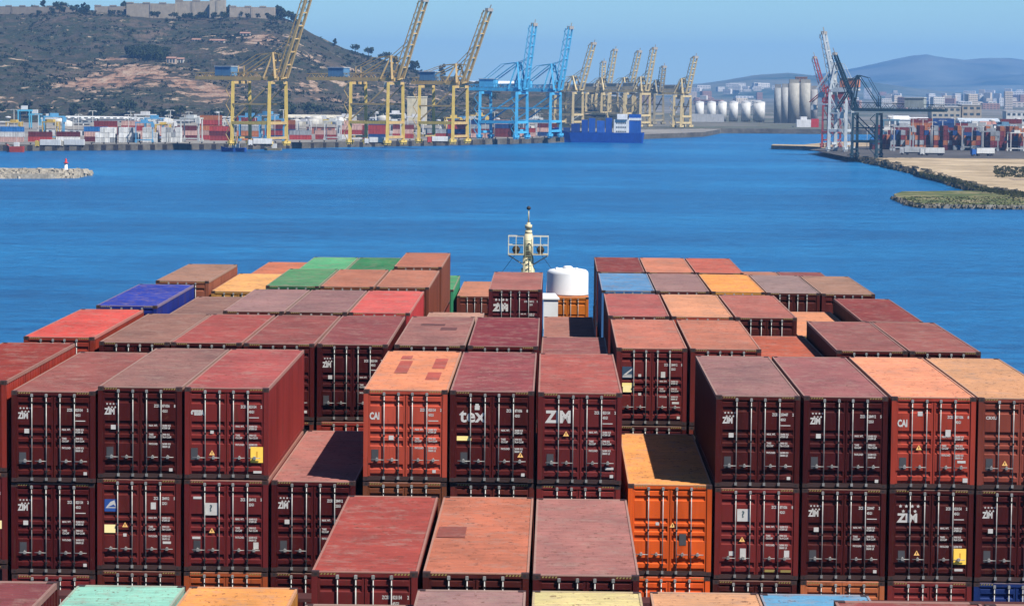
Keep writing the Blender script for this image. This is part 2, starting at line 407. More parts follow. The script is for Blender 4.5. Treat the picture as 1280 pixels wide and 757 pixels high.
def make_roof():
    mb = MB(); zt = HC-0.012
    mb.box(-WH+.004, WH-.004, -0.001, 0.10, HC-0.03, HC-0.004, 1); mb.box(-WH+.004, WH-.004, 0.10, 0.17, HC-0.03, HC-0.006); mb.box(-WH+.004, WH-.004, LC-0.17, LC, HC-0.03, HC-0.004, 1)
    for s in (-1, 1):
        mb.box(min(s*1.165, s*1.216), max(s*1.165, s*1.216), 0.17, LC-0.17, HC-0.10, HC-0.002, 1)
    y = 0.17; per = (LC-0.34)/56
    pr = []
    for k in range(56):
        a = 0.17+k*per
        pr += [(a, zt), (a+per*.4, zt), (a+per*.52, zt-0.026), (a+per*.88, zt-0.026)]
    pr.append((LC-0.17, zt))
    for (a, za), (b_, zb) in zip(pr, pr[1:]): mb.poly([(-1.166,a,za),(1.166,a,za),(1.166,b_,zb),(-1.166,b_,zb)], 2 if zb < zt else 0)
    return mb.mesh('container_roof', [M_roof, M_redge, M_trough])
ZR = [(0.17,0.36),(0.445,1.02),(1.107,1.25),(1.36,1.515),(1.62,2.20),(2.29,2.47)]       # raised bands, measured down from the top
def make_door():
    # local x -0.535..0.535, closed leaf with pressed horizontal bands
    mb = MB(); W2 = 0.53; yb, yf = 0.060, 0.018
    pf = [(yb, HC-0.13)]
    for a, b_ in ZR:
        pf += [(yb, HC-a), (yf, HC-a-0.035), (yf, HC-b_+0.035), (yb, HC-b_)]
    pf.append((yb, 0.135))
    for (ya, za), (yb2, zb) in zip(pf, pf[1:]):
        mb.poly([(-W2+0.05, yb2, zb), (W2-0.05, yb2, zb), (W2-0.05, ya, za), (-W2+0.05, ya, za)])
    for s in (-1, 1):                                                                   # solid stiles close the band ends
        mb.box(min(s*(W2-0.052), s*W2), max(s*(W2-0.052), s*W2), 0.022, 0.078, 0.135, HC-0.13)
    mb.box(-W2+0.05, W2-0.05, 0.066, 0.078, 0.135, HC-0.13)
    return mb.mesh('container_door', [M_wall])
def make_rod():
    mb = MB(); mb.bar((0,-0.022,0.075), (0,-0.022,HC-0.07), 0.0165, n=8)
    for z in (0.10, HC-0.11): mb.box(-0.035, 0.035, -0.05, 0.012, z-0.05, z+0.035)
    for z in (0.32, 1.32, HC-0.33): mb.box(-0.030, 0.030, -0.040, 0.02, z-0.025, z+0.025, 1)
    return mb.mesh('container_lock_rod', [M_rod, M_rubber])
def make_handle():
    mb = MB(); z = 0.615
    mb.bar((0,-0.045,z), (0.37,-0.045,z+0.006), 0.013, n=6); mb.box(0.16, 0.235, -0.06, 0.02, z-0.035, z+0.045); mb.bar((0.2,-0.05,z),(0.2,-0.05,z+0.07),0.012,n=6)
    return mb.mesh('container_handle', [M_rod])
ME_walls, ME_roof, ME_door, ME_rod, ME_handle = make_walls(), make_roof(), make_door(), make_rod(), make_handle()
TY = 0.013
def zt(f): return HC - f           # metres down from the top
def lettering(kind):
    """writing on the left leaf (x<0) and the right leaf (x>0); returns two meshes"""
    mb = MB()
    def stars(x0, x1, z, rows, r, mm=0):
        for k, (n, off) in enumerate(rows):
            for i in range(n):
                x = x0 + (x1-x0)*(i+0.5+off)/(max(q for q, _ in rows)); zz = z - k*r*2.7
                p = [(x+math.cos(math.pi/2+j*math.pi/5)*(r if j % 2 == 0 else r*.5), TY, zz+math.sin(math.pi/2+j*math.pi/5)*(r if j % 2 == 0 else r*.5)) for j in range(10)]
                mb.poly(p, mm)
    if kind == 'zim':
        add_text(mb, 'ZIM', 0.245, -1.02, zt(0.80), TY, 'LEFT', 0.012, 0.70)
        stars(-1.0, -0.62, zt(0.50), ((4, 0), (3, 0.5)), 0.036)
    elif kind == 'zimbig':
        add_text(mb, 'ZIM', 0.47, -0.98, zt(0.86), TY, 'LEFT', 0.022, 0.92)
    elif kind == 'zimstar':
        add_text(mb, 'ZIM', 0.34, -0.97, zt(0.95), TY, 'LEFT', 0.018, 1.0)
        stars(-0.98, -0.30, zt(0.49), ((4, 0), (3, 0.5)), 0.055)
    elif kind == 'tex':
        add_text(mb, 'tex', 0.56, -0.93, zt(0.90), TY, 'LEFT', 0.012, 1.0)
    elif kind == 'cai':
        add_text(mb, 'CAI', 0.28, -1.04, zt(0.86), TY, 'LEFT', 0.012, 0.64)
    elif kind == 'zimfar':
        add_text(mb, 'ZIM', 0.40, -0.98, zt(0.98), TY, 'LEFT', 0.03, 0.98)
        stars(-0.95, -0.30, zt(0.48), ((4, 0), (3, 0.5)), 0.07)
    elif kind == 'bar':
        add_text(mb, 'GESEA', 0.17, -1.03, zt(0.79), TY, 'LEFT', 0.02, 0.75)
    elif kind == 'label':
        add_text(mb, 'CRXU', 0.12, -1.0, zt(0.62), TY, 'LEFT', 0.004, 1)
    left = mb.mesh('lettering_'+kind, [M_white]) if mb.v else None
    return left
NUMS = ['ZCSU 823 154', 'ZCSU 284 912', 'ZCSU 871 036', 'ZCSU 250 447']
def numbers(v):
    mb = MB(); n = NUMS[v % 4]; a, b_, c = n.split(' ')
    add_text(mb, a, 0.115, 0.42, zt(0.605), TY, 'LEFT', 0.004, 0.62); add_text(mb, b_+c, 0.115, 0.66, zt(0.605), TY, 'LEFT', 0.004, 0.62)
    add_text(mb, str((v*3+2) % 9), 0.115, 1.0, zt(0.605), TY, 'LEFT', 0.004, 0.7)
    add_text(mb, ['45G1','22G1','42G1','45G1'][v], 0.11, 0.66, zt(0.75), TY, 'LEFT', 0.004, 0.65)
    if v in (0, 3): mb.box(0.66, 0.95, TY-.001, TY+.001, zt(0.895), zt(0.87))
    rows = [('MAX. WT.', '30480 KG', 1.165), ('', '67200 LB', 1.235), ('TARE', '3900 KG', 1.425), ('CU.CAP', '76.4 CU.M', 1.50), ('PAYLOAD', '26580 KG', 1.70), ('', '58600 LB', 1.78)]
    for a_, b2, f in rows:
        if a_: add_text(mb, a_, 0.078, 0.27, zt(f), TY, 'LEFT', 0.003, 0.72)
        add_text(mb, b2, 0.078, 0.66, zt(f), TY, 'LEFT', 0.003, 0.75)
    return mb.mesh('number_lettering', [M_white])
ME_let = {k: lettering(k) for k in ('zim','zimbig','zimstar','tex','cai','zimfar','bar','label')}
ME_num = [numbers(v) for v in range(4)]
def quad_mesh(name, w_, h_, mats, extra=None):
    mb = MB(); mb.box(-w_/2, w_/2, -0.0015, 0.0015, -h_/2, h_/2, 0)
    if extra: extra(mb)
    return mb.mesh(name, mats)
def tri_extra(mb):
    mb.poly([(-0.085,-0.003,-0.06),(0.085,-0.003,-0.06),(0,-0.003,0.085)], 1); mb.poly([(-0.012,-0.005,-0.03),(0.012,-0.005,-0.03),(0.012,-0.005,0.035),(-0.012,-0.005,0.035)], 2)
ME_dot = quad_mesh('round_sticker', 0.14, 0.13, [M_white])
ME_small = quad_mesh('white_sticker', 0.10, 0.09, [M_white])
ME_plate = quad_mesh('data_plate', 0.20, 0.34, [plain('grey_plate', (0.050,0.048,0.050), 0.4, 0.5)])
ME_tri = quad_mesh('warning_sticker', 0.001, 0.001, [M_flat, plain('warning_orange', (0.75,0.42,0.13), 0.6, var=0.05), M_rubber], tri_extra)
def yel_extra(mb):
    for z in (-0.12, 0.0, 0.12): mb.box(-0.13, 0.13, -0.004, -0.002, z-0.018, z+0.012, 1)
    mb.box(-0.02, 0.03, -0.0035, -0.002, -0.06, 0.1, 1)
ME_yel = quad_mesh('yellow_sticker', 0.36, 0.46, [plain('sticker_yellow', (0.80,0.50,0.07), 0.6, var=0.05), plain('sticker_print', (0.55,0.28,0.03), 0.6, var=0.05)], lambda mb: mb.box(-0.02, 0.03, -0.0035, -0.002, -0.08, 0.10, 1))
ME_yelb = quad_mesh('yellow_band_sticker', 0.42, 0.13, [plain('sticker_pale_yellow', (0.78,0.62,0.22), 0.6, var=0.05)])
ME_yel2 = quad_mesh('yellow_square_sticker', 0.32, 0.24, [plain('sticker_straw', (0.80,0.66,0.30), 0.6, var=0.05)])
def seven_extra(mb):
    add_text(mb, '?', 0.26, -0.06, -0.06, -0.004, 'LEFT', 0.01, 1, m=1)
M_ink = plain('sticker_ink', (0.05,0.08,0.09), 0.6)
ME_seven = quad_mesh('white_square_sticker', 0.37, 0.36, [M_white, M_ink], seven_extra)
def blue_extra(mb):
    mb.poly([(-0.16,-0.004,-0.08),(0.16,-0.004,-0.08),(0.10,-0.004,0.15),(-0.02,-0.004,0.10)], 1)
    mb.poly([(-0.10,-0.006,-0.05),(0.14,-0.006,-0.05),(0.08,-0.006,0.03)], 0)
ME_blue = quad_mesh('blue_square_logo', 0.38, 0.36, [plain('logo_blue', (0.02,0.06,0.22), 0.5), M_white], blue_extra)
def tri_logo(mb):
    mb.poly([(-0.19,-0.004,-0.17),(0.19,-0.004,-0.17),(0.19,-0.004,-0.12),(-0.19,-0.004,-0.12)], 1)
    mb.poly([(-0.18,-0.004,-0.10),(0.18,-0.004,-0.10),(0.18,-0.004,0.18)], 1); mb.poly([(-0.06,-0.006,-0.07),(0.15,-0.006,-0.07),(0.15,-0.006,0.10)], 0)
ME_tlogo = quad_mesh('triangle_logo', 0.42, 0.40, [plain('logo_slate', (0.03,0.055,0.09), 0.5), M_white], tri_logo)
ME_tag = quad_mesh('white_tag', 0.15, 0.20, [M_white])
ME_wide = quad_mesh('white_strip_sticker', 0.24, 0.07, [M_white])
ME_tall = quad_mesh('tall_white_sticker', 0.17, 0.33, [M_white])
ME_yl = quad_mesh('yellow_strip', 0.3, 0.07, [M_yellow])
EXT = {'dot': ME_dot, 'small': ME_small, 'plate': ME_plate, 'tri': ME_tri, 'yel': ME_yel, 'yelb': ME_yelb, 'yel2': ME_yel2, 'seven': ME_seven, 'blue': ME_blue, 'tlogo': ME_tlogo, 'tag': ME_tag, 'wide': ME_wide, 'tall': ME_tall, 'strip': ME_yl}
EXN = {'dot': 'sticker', 'small': 'sticker', 'plate': 'data_plate', 'tri': 'warning_sticker', 'yel': 'sticker', 'yelb': 'sticker', 'yel2': 'sticker', 'seven': 'sticker', 'blue': 'logo', 'tlogo': 'logo', 'tag': 'sticker', 'wide': 'sticker', 'tall': 'sticker', 'strip': 'sticker'}
ZIM_ = (0.070, 0.0065, 0.006)
def stained_patch(t, rects, colr):
    for (x0, x1, y0, y1) in rects:
        mb = MB(); mb.box(x0, x1, y0, y1, HC-0.0105, HC-0.0075)
        mb.build('roof_patch', M_roof, t, colr)
G_ROW = 'shipping containers stacked on the deck of the ship'
NC = [0]
def container(x, Y, z, roofc, bodyc, label, left=None, num=None, extras=(), doors=True, roof=True):
    t = thing('shipping_container', label, 'shipping container', (x + rnd.uniform(-.02,.02), Y + rnd.uniform(-.05,.05), z), math.radians(rnd.uniform(-.12,.12)), G_ROW)
    kk = rnd.uniform(.62, 1.02); bodyc = tuple(v*kk*q for v, q in zip(bodyc, (1, rnd.uniform(.85,1.1), rnd.uniform(.85,1.1))))
    NC[0] += 1
    link('walls', ME_walls, t, bodyc)
    if roof: link('roof', ME_roof, t, roofc)
    if doors:
        for s in (-1, 1):
            d = link('door', ME_door, t, bodyc, (s*0.54, 0, 0))
            for xr in (-0.34, 0.10) if s < 0 else (-0.10-0.24+0.02, 0.14):
                pass
            for k, gx in enumerate((0.20, 0.62)):
                r = link('lock_rod', ME_rod, d, None, (s*gx - s*0.54, 0, 0))
                h = link('handle', ME_handle, r)
                if s < 0: h.scale.x = -1 if k else -0.9
                else: h.scale.x = 1 if k else 0.9
            if s < 0 and left: link('logo', ME_let[left], d, None, (0.54, 0, 0))
            if s > 0 and num is not None: link('number_marking', ME_num[(num + NC[0]) % 4], d, None, (-0.54+rnd.uniform(-.02,.01), 0, rnd.uniform(-.03,.03)))
            for kx, ex, ef in extras:
                if (ex < 0) == (s < 0):
                    link(EXN[kx], EXT[kx], d, None, (ex - s*0.54 + rnd.uniform(-.02,.02), TY-0.002, HC-ef+rnd.uniform(-.03,.03)))
    return t
SX = {'a': -17.04, 'b': -14.46, 'c': -11.95, 'd': -9.44, 'e': -6.90, 'f': -4.24, 'g': -1.71, 'h': 0.82, 'i': 3.45, 'j': 5.97, 'k': 8.50, 'l': 11.03, 'm': 13.53}
stdx = [('plate', -0.88, 1.93), ('small', 0.92, 2.36)]
def tidy(name): return name
def stack(bay, Yf, slot, h, roofc, desc, bodyc=ZIM_, left=None, num=None, extras=None, lower=(), patch=None):
    """one column of a bay: its top container, the described ones beneath it, then plain ones down to the deck"""
    x = SX[slot]; z = CAMZ - h - HC
    t = container(x, Yf, z, seen(*roofc), bodyc, desc, left, num, stdx if extras is None else extras)
    if patch: stained_patch(t, patch[0], seen(*patch[1]))
    k = 0
    for (lc, ldesc, ll, ln, lex) in lower:
        z -= PITCHZ; k += 1
        container(x, Yf, z, tuple(c*1.2 for c in lc), lc, ldesc, ll, ln, stdx if lex is None else lex, roof=True)
    while z - PITCHZ > DECKZ - 1.2:
        z -= PITCHZ; k += 1
        o = link('shipping_container', ME_walls, None, [(0.10,0.012,0.014),(0.16,0.03,0.02),(0.08,0.02,0.02)][k % 3], (x, Yf, z))
        tag(o, 'plain maroon container buried in a stack below the visible roofs', 'shipping container', G_ROW)
RED = (0.26,0.03,0.02); ORB = (0.92,0.13,0.02); BRN = (0.26,0.075,0.04); MRN = (0.17,0.022,0.02); SAL = (0.42,0.058,0.032)
DK = (0.10,0.016,0.012)
# nearest bay, cut by the bottom of the photo
YZ = 48.0-LC
stack('Z', YZ, 'd', 8.45, (130,62,72), 'dusty maroon roof at the bottom left corner of the photo', lower=())
stack('Z', YZ, 'j', 8.60, (148,68,72), 'chalk marked maroon roof at the bottom right, beside the blue roof end')
stack('Z', YZ, 'k', 8.62, (160,98,90), 'brown roof at the very bottom right corner of the photo')
Y0 = 52.41
stack('F0', Y0, 'd', 11.44, (150,215,205), 'pale turquoise container roof at the bottom left', (0.22,0.45,0.42))
stack('F0', Y0, 'e', 11.44, (255,165,82), 'yellow orange container roof at the bottom, beside the turquoise one', (0.55,0.22,0.05))
stack('F0', Y0, 'f', 11.80, (155,125,125), 'grey mauve roof sliver at the bottom, lowest beside the orange roof')
stack('F0', Y0, 'g', 11.44, (170,125,130), 'mauve container roof at the bottom centre, left of the cream roof')
stack('F0', Y0, 'h', 11.44, (228,208,150), 'cream container roof at the bottom centre', (0.45,0.38,0.2))
stack('F0', Y0, 'i', 11.44, (230,165,125), 'salmon container roof at the bottom, between the cream and the blue roofs', SAL)
stack('F0', Y0, 'j', 11.44, (90,160,215), 'light blue container roof end at the bottom right', (0.06,0.2,0.42))
Y1 = 65.62
stack('F1', Y1, 'f', 11.24, (175,70,65), 'red brown container in the lower middle, leftmost of the row of three', MRN, num=1, extras=[])
stack('F1', Y1, 'g', 11.24, (205,115,90), 'faded orange container with a dark patch on its roof, middle of the row of three', DK, extras=[('wide', -0.77, 0.47)], patch=([(-1.12,-0.42,5.2,6.9)], (165,85,75)))
stack('F1', Y1, 'h', 11.26, (180,115,115), 'mauve streaked container in the lower middle, rightmost of the row of three', DK, extras=[])
for s_ in 'e': pass
# the tall row whose door ends face the camera
YA = 83.32
def LW(c, d, l=None, n=None, e=None): return (c, d, l, n, e)
LZ = [('dot', -0.78, 1.17), ('plate', -0.88, 1.93), ('small', 0.92, 2.42)]
stack('A', YA, 'a', 8.82, (158,55,48), 'bright red container at the left edge of the photo, red side showing', RED, None, 0, stdx,
      [LW(MRN, 'maroon container at the left photo edge with a peach sticker, below the red one', None, 2, [('yel2', 0.95, 1.5)])])
stack('A', YA, 'b', 9.10, (160,88,88), 'brown roofed container with small lettering, next to the bright red one at the left edge', ZIM_, 'zim', 0, LZ,
      [LW(ZIM_, 'dark maroon container on the lower tier, far left, with a small white logo', 'zim', 3, LZ), LW(MRN, 'reddish container roof just showing above the bottom left maroon roof')])
stack('A', YA, 'c', 8.95, (152,105,105), 'grey mauve roofed container, upper tier, next to the one with its red side showing', ZIM_, 'zim', 3, LZ,
      [LW(MRN, 'lower tier container with a blue square logo and a yellow sticker', None, 1, [('blue', -0.82, 0.80), ('yel2', -0.84, 1.43), ('tri', -0.40, 1.36), ('small', -0.40, 1.62), ('tag', 0.42, 0.80), ('wide', 0.82, 1.86)]),
       LW(DK, 'maroon door tops just showing above the turquoise roof')])
stack('A', YA, 'd', 8.95, (180,82,85), 'maroon container with its sunlit red long side and a yellow plate on its doors', MRN, 'bar', 2, [('small', -0.42, 1.28), ('tri', -0.41, 1.90), ('yel', 0.86, 1.94), ('plate', -0.94, 1.93), ('wide', 0.92, 2.42)],
      [LW((0.16,0.02,0.018), 'lower tier container with a white square sticker, left of the dark gap', None, 2, [('seven', -0.41, 0.82), ('tri', -0.41, 1.45), ('wide', -0.85, 0.50), ('wide', -0.85, 1.66), ('plate', -0.85, 1.93), ('tag', 0.86, 1.93)]),
       LW((0.50,0.12,0.03), 'orange door tops just showing above the yellow orange roof')])
stack('A', YA, 'e', 8.95+PITCHZ, (190,115,112), 'pinkish roofed container in the gap, half in black shadow', ZIM_, 'zim', 0, LZ,
      [LW(ZIM_, 'maroon door top showing right of the yellow orange roof at the bottom')])
stack('A', YA, 'f', 8.95, (240,145,105), 'salmon orange container with red patches on its roof and CAI on its door', SAL, 'cai', 1, [('plate', -0.88, 1.93), ('dot', -0.40, 1.42), ('small', 0.86, 2.36)],
      [LW(BRN, 'rust brown door tops below the salmon container with red roof patches')],
      patch=([(-0.62,-0.22,5.0,8.8),(-0.65,-0.30,9.4,10.5),(0.48,0.88,6.5,9.7),(0.42,0.84,3.0,5.3)], (205,90,75)))
stack('A', YA, 'g', 8.95, (155,72,82), 'maroon container lettered tex, with a yellow strip on its door', ZIM_, 'tex', 1, [('yelb', -0.82, 1.38), ('plate', -0.82, 1.93), ('small', -0.42, 0.42), ('dot', -0.42, 0.50), ('tri', 0.82, 1.86), ('small', 0.92, 2.42)],
      [LW(DK, 'dark maroon door tops below the container lettered tex')])
stack('A', YA, 'h', 8.97, (182,88,84), 'red brown container with the large white ZIM lettering and ribbed roof', (0.15,0.02,0.018), 'zimbig', 1, [('tri', -0.40, 1.20), ('plate', -0.86, 1.93), ('wide', 0.85, 2.22), ('small', 0.94, 2.42)],
      [LW(MRN, 'maroon door tops below the container with the large white ZIM')])
stack('A', YA, 'i', 8.95+PITCHZ-0.03, (255,165,82), 'bright orange container in the right gap, partly in black shadow', ORB, None, None, [('tri', 0.1, 1.2), ('small', -0.35, 1.15), ('plate', 0.4, 1.6)],
      [LW(ORB, 'orange door tops above the salmon roof, below the bright orange container')])
stack('A', YA, 'j', 9.0, (158,110,115), 'grey mauve roofed container beside the right gap, with small white lettering', ZIM_, 'zim', 0, LZ,
      [LW(MRN, 'lower tier container with white square and tall stickers, right of the orange one', None, 2, [('seven', -0.40, 0.78), ('tall', -0.40, 1.90), ('dot', -0.72, 1.92), ('tri', -0.40, 1.48), ('tag', 0.86, 1.88), ('strip', 0.4, 2.42), ('strip', 0.86, 2.42)]),
       LW(DK, 'dark maroon door tops above the light blue roof end')])
stack('A', YA, 'k', 9.0, (165,98,105), 'mauve red roofed container left of the salmon roof on the right', ZIM_, 'zim', 3, LZ,
      [LW(ZIM_, 'dark maroon lower tier container, second left of the right edge gap, plain small logo', 'zim', 0, LZ), LW((0.50,0.13,0.05), 'orange door tops above the chalk marked maroon roof')])
stack('A', YA, 'l', 8.98, (248,155,120), 'light salmon roofed container with red CAI door on the right', (0.36,0.045,0.025), 'cai', 1, [('dot', -0.40, 0.48), ('tri', -0.42, 1.45), ('plate', -0.86, 1.93), ('tag', 0.42, 1.05), ('wide', 0.84, 1.90), ('dot', 0.94, 2.40)],
      [LW(ZIM_, 'lower tier container with starred ZIM lettering and a yellow plate', 'zimstar', 2, [('tri', -0.41, 1.88), ('yel', 0.86, 1.94), ('wide', 0.84, 2.32), ('plate', -0.86, 1.93)]),
       LW(MRN, 'maroon door tops above the chalk marked roof, beside dark blue ones')])
stack('A', YA, 'm', 8.98, (222,158,118), 'tan roofed container with orange brown doors at the right edge', (0.24,0.06,0.03), 'label', None, [('tri', -0.41, 1.90), ('plate', -0.86, 1.93)],
      [LW(ZIM_, 'dark maroon lower tier container at the right edge of the photo', 'zim', 3, LZ), LW((0.01,0.03,0.12), 'dark blue door tops at the bottom right edge')])
YB = 99.36
stack('B', YB, 'a', 8.97, (228,78,72), 'vivid coral red roof at the left side, beside the grey brown one', RED)
stack('B', YB, 'b', 9.12, (155,108,102), 'grey brown roof between the coral red roof and the red brown roof')
stack('B', YB, 'c', 9.11, (175,78,78), 'red brown roof left of the dull maroon roof behind the tall row')
stack('B', YB, 'd', 9.11, (155,78,80), 'dull maroon roof behind the container with the sunlit red side')
stack('B', YB, 'e', 9.11, (150,75,82), 'dark rose roofed container whose doors show above the left gap', ZIM_, 'zim', 1, LZ, [LW(RED, 'red door tops at the back of the left gap')])
stack('B', YB, 'f', 9.11, (162,105,105), 'dusty mauve roof with dark scuffs, behind the salmon container', patch=([(-0.7,0.2,8.2,8.9),(0.1,0.7,6.2,7.4)], (120,72,74)))
stack('B', YB, 'g', 9.11, (138,50,66), 'deep wine red roof in front of the container standing alone')
stack('B', YB, 'h', 9.85, (158,88,92), 'lower maroon roof between the deep wine roof and the black hole')
stack('B', YB, 'i', 9.13, (205,118,102), 'rosy brown container with a triangle logo and yellow sticker above the right gap', MRN, None, 1, [('tlogo', -0.80, 0.82), ('yel2', -0.82, 1.42), ('yelb', -0.80, 1.25), ('small', -0.42, 0.95), ('small', -0.42, 1.62), ('tag', 0.38, 0.90), ('wide', 0.84, 1.88), ('small', 0.92, 2.42)],
      [LW(ZIM_, 'dark container door tops at the back of the right gap')])
stack('B', YB, 'j', 9.13, (200,118,98), 'rosy tan roof behind the grey mauve one, right of the triangle logo container', MRN)
stack('B', YB, 'k', 9.72, (195,92,68), 'sunken brick orange roof on the right, one step below its neighbours', BRN)
stack('B', YB, 'l', 9.13, (155,90,92), 'scuffed maroon grey roof right of the sunken brick orange one')
stack('B', YB, 'm', 9.13, (160,88,88), 'maroon roof with a pale chalky patch at the right rim of the stack')
YC = 115.06
stack('C', YC, 'a', 9.10, (28,58,185), 'royal blue container at the left rim', (0.01,0.02,0.16))
stack('C', YC, 'b', 9.62, (150,108,105), 'grey brown roof beside the royal blue container', DK)
stack('C', YC, 'c', 9.27, (165,122,128), 'pale mauve roof in front of the green container', DK)
stack('C', YC, 'd', 9.27, (152,108,115), 'dull mauve roof between the pale mauve and the bright red roofs', DK)
stack('C', YC, 'e', 9.27, (225,92,92), 'bright strawberry red container with its right side lit', (0.40,0.04,0.04))
stack('C', YC, 'f', 10.2, (205,152,138), 'low pinkish roof beside the container standing alone', DK)
stack('C', YC, 'g', 14.3, (120,60,60), 'maroon roof deep down before the container standing alone', DK)
stack('C', YC, 'h', 12.3, (150,80,80), 'shadowed maroon roof deep in the black hole', DK)
stack('C', YC, 'i', 9.29, (185,92,92), 'rose red roof right behind the rosy brown one, at the edge of the black hole', DK)
stack('C', YC, 'j', 9.29, (232,155,120), 'peach roof between the rose red and the dusty rose roofs', SAL)
stack('C', YC, 'k', 9.29, (188,105,98), 'dusty rose roof below the yellow roof', DK)
stack('C', YC, 'l', 10.0, (235,150,110), 'sunken apricot roof left of the dark wine red one', DK)
stack('C', YC, 'm', 9.40, (145,60,64), 'dark wine red roof at the right rim', DK)
YD = 132.39
stack('D', YD, 'a', 9.30, (170,125,112), 'beige brown container at the far left rim with a tan lit side', (0.33,0.11,0.06))
stack('D', YD, 'b', 9.75, (250,178,105), 'pale yellow orange roof at the far left', (0.5,0.22,0.06))
stack('D', YD, 'c', 9.48, (85,150,108), 'green roof in front of the lighter green one', (0.02,0.14,0.06))
stack('D', YD, 'd', 9.48, (188,115,95), 'tan brown roof right of the front green roof', BRN)
stack('D', YD, 'e', 9.48, (192,118,98), 'tan brown container with a tall lit side beside the inner gap', BRN)
stack('D', YD, 'g', 9.53, (178,105,102), 'dark ZIM container standing alone in front of the foremast', (0.085,0.012,0.014), 'zimfar', 1, [('tri', 0.35, 1.5)])
stack('D', YD, 'h', 11.75, (180,118,112), 'low pinkish roof strip beside the black hole', DK)
stack('D', YD, 'i', 9.53, (90,150,212), 'sky blue roof on the right block', (0.05,0.14,0.35))
stack('D', YD, 'j', 9.53, (160,120,125), 'grey mauve roof between the sky blue and the yellow roofs', DK)
stack('D', YD, 'k', 9.53, (255,162,72), 'golden yellow roof on the right block', (0.5,0.2,0.03))
stack('D', YD, 'l', 9.55, (160,130,135), 'pale grey mauve roof right of the golden yellow one', DK)
stack('D', YD, 'm', 9.57, (168,125,112), 'khaki brown roof at the right rim, behind the dark wine red one', DK)
YE = 147.28
stack('E', YE, 'b', 10.1, (212,118,88), 'terracotta roof at the far left end of the farthest row', BRN)
stack('E', YE, 'c', 9.80, (88,180,132), 'mint green roof in the farthest row', (0.05,0.3,0.15))
stack('E', YE, 'd', 9.80, (48,135,92), 'emerald green roof in the farthest row', (0.02,0.2,0.08))
stack('E', YE, 'e', 9.50, (190,112,92), 'brown container highest in the farthest row, left of the mast', BRN)
stack('E', YE, 'i', 9.64, (140,58,62), 'dark red roof in the farthest row, first of the right block', DK)
stack('E', YE, 'j', 9.64, (215,130,105), 'peachy roof with a dark rib line in the farthest row', SAL)
stack('E', YE, 'k', 9.64, (202,98,85), 'orange red roof in the farthest row, third of the right block', DK)
stack('E', YE, 'l', 10.35, (185,122,105), 'low tan roof sliver in the farthest row', DK)
stack('E', YE, 'm', 10.35, (152,80,85), 'low mauve roof sliver at the far right corner', DK)
YF = 164.5
stack('F', YF, 'e', 11.9, (75,165,115), 'green container seen past the tall brown side near the bow', (0.05,0.30,0.16))
stack('F', YF, 'f', 12.25, (205,130,105), 'small brown container near the bow, left of the container standing alone', (0.20,0.05,0.035))
stack('F', YF, 'h', 12.25, (240,135,50), 'bright orange container under the white tank near the bow', (0.85,0.26,0.03))
# white tank riding on the orange container
TZ = CAMZ-12.25+0.004
t = thing('white_tank', 'large white round tank standing on the orange container near the bow', 'tank', (SX['h']+0.02, YF+2.0, TZ))
mb = MB(); mb.lathe(0, 0, [(1.20,0),(1.22,0.06),(1.20,0.12),(1.20,1.22),(1.17,1.34),(1.05,1.44),(0.6,1.52),(0.02,1.55)], 32)
M_tank = plain('white_tank_paint', (0.56,0.57,0.57), 0.5, var=0.12, scale=0.8)
mb.build('shell', M_tank, t)
for (x_, y_, r_, h_) in ((0,-.2,.28,1.62),(-.62,-.4,.10,1.54),(.5,-.5,.1,1.54)):
    mb = MB(); mb.lathe(x_, y_, [(r_,1.38),(r_,h_),(r_*.6,h_+.05)], 12); mb.build('hatch', M_tank, t)
t = thing('white_locker', 'small white covered locker beside the orange container near the bow', 'locker', (-0.14, 152.5, CAMZ-13.05))
mb = MB(); mb.prism([(-.35,0),(.42,0),(.2,3.6),(-.35,3.6)], 0, 1.55); mb.build('cabinet', M_tank, t)
mb = MB(); mb.prism([(-.42,-.06),(.50,-.06),(.26,3.7),(-.42,3.7)], 1.553, 1.63); mb.build('lid', M_tank, t)
for dz in (1,): tag(link('shipping_container', ME_walls, None, (0.12,0.02,0.02), (0.82, 147.28, CAMZ-13.06-HC)), 'maroon container under the small white locker', 'shipping container', G_ROW)
tag(link('shipping_container', ME_walls, None, (0.12,0.02,0.02), (0.82, 147.28, CAMZ-13.06-HC-PITCHZ)), 'maroon container deep under the small white locker', 'shipping container', G_ROW)

# ship hull, hatch covers, lashing bridges and foremast
ship = thing('container_ship', 'the container ship itself, its foremast rising ahead of the stacked containers', 'ship', (-1.71, 100, 0))
def shp(name, mb, m, parent=None, c=None):
    o = mb.build(name, m, parent or ship, c); return o
HB = 16.2
out = [(-HB,-88),(-HB,20),(-15.6,42),(-13.6,60),(-10.2,78),(-5.6,94),(0,104),(5.6,94),(10.2,78),(13.6,60),(15.6,42),(HB,20),(HB,-88)]
wl = [(x*0.93, y if y < 40 else 40+(y-40)*0.86) for x, y in out]
mb = MB(); n = len(out); dz = DECKZ-2.2
for i in range(n):
    j = (i+1) % n
    mb.poly([(*wl[j], -2.0), (*wl[i], -2.0), (*out[i], dz), (*out[j], dz)])
shp('hull', mb, M_tint, c=(0.02,0.035,0.09))
mb = MB(); mb.poly([(*p, dz) for p in out][::-1]); shp('deck', mb, M_tint, c=(0.13,0.04,0.03))
mb = MB()
for i in range(2, 10): 
    a, b_ = out[i], out[i+1]; mb.poly([(*a, dz-.01),(*b_, dz-.01),(*b_, dz+1.3),(*a, dz+1.3)]); mb.poly([(a[0]*.985, a[1]-.1, dz-.01),(a[0]*.985, a[1]-.1, dz+1.3),(b_[0]*.985, b_[1]-.1, dz+1.3),(b_[0]*.985, b_[1]-.1, dz-.01)])
shp('bulwark', mb, M_tint, c=(0.02,0.035,0.09))
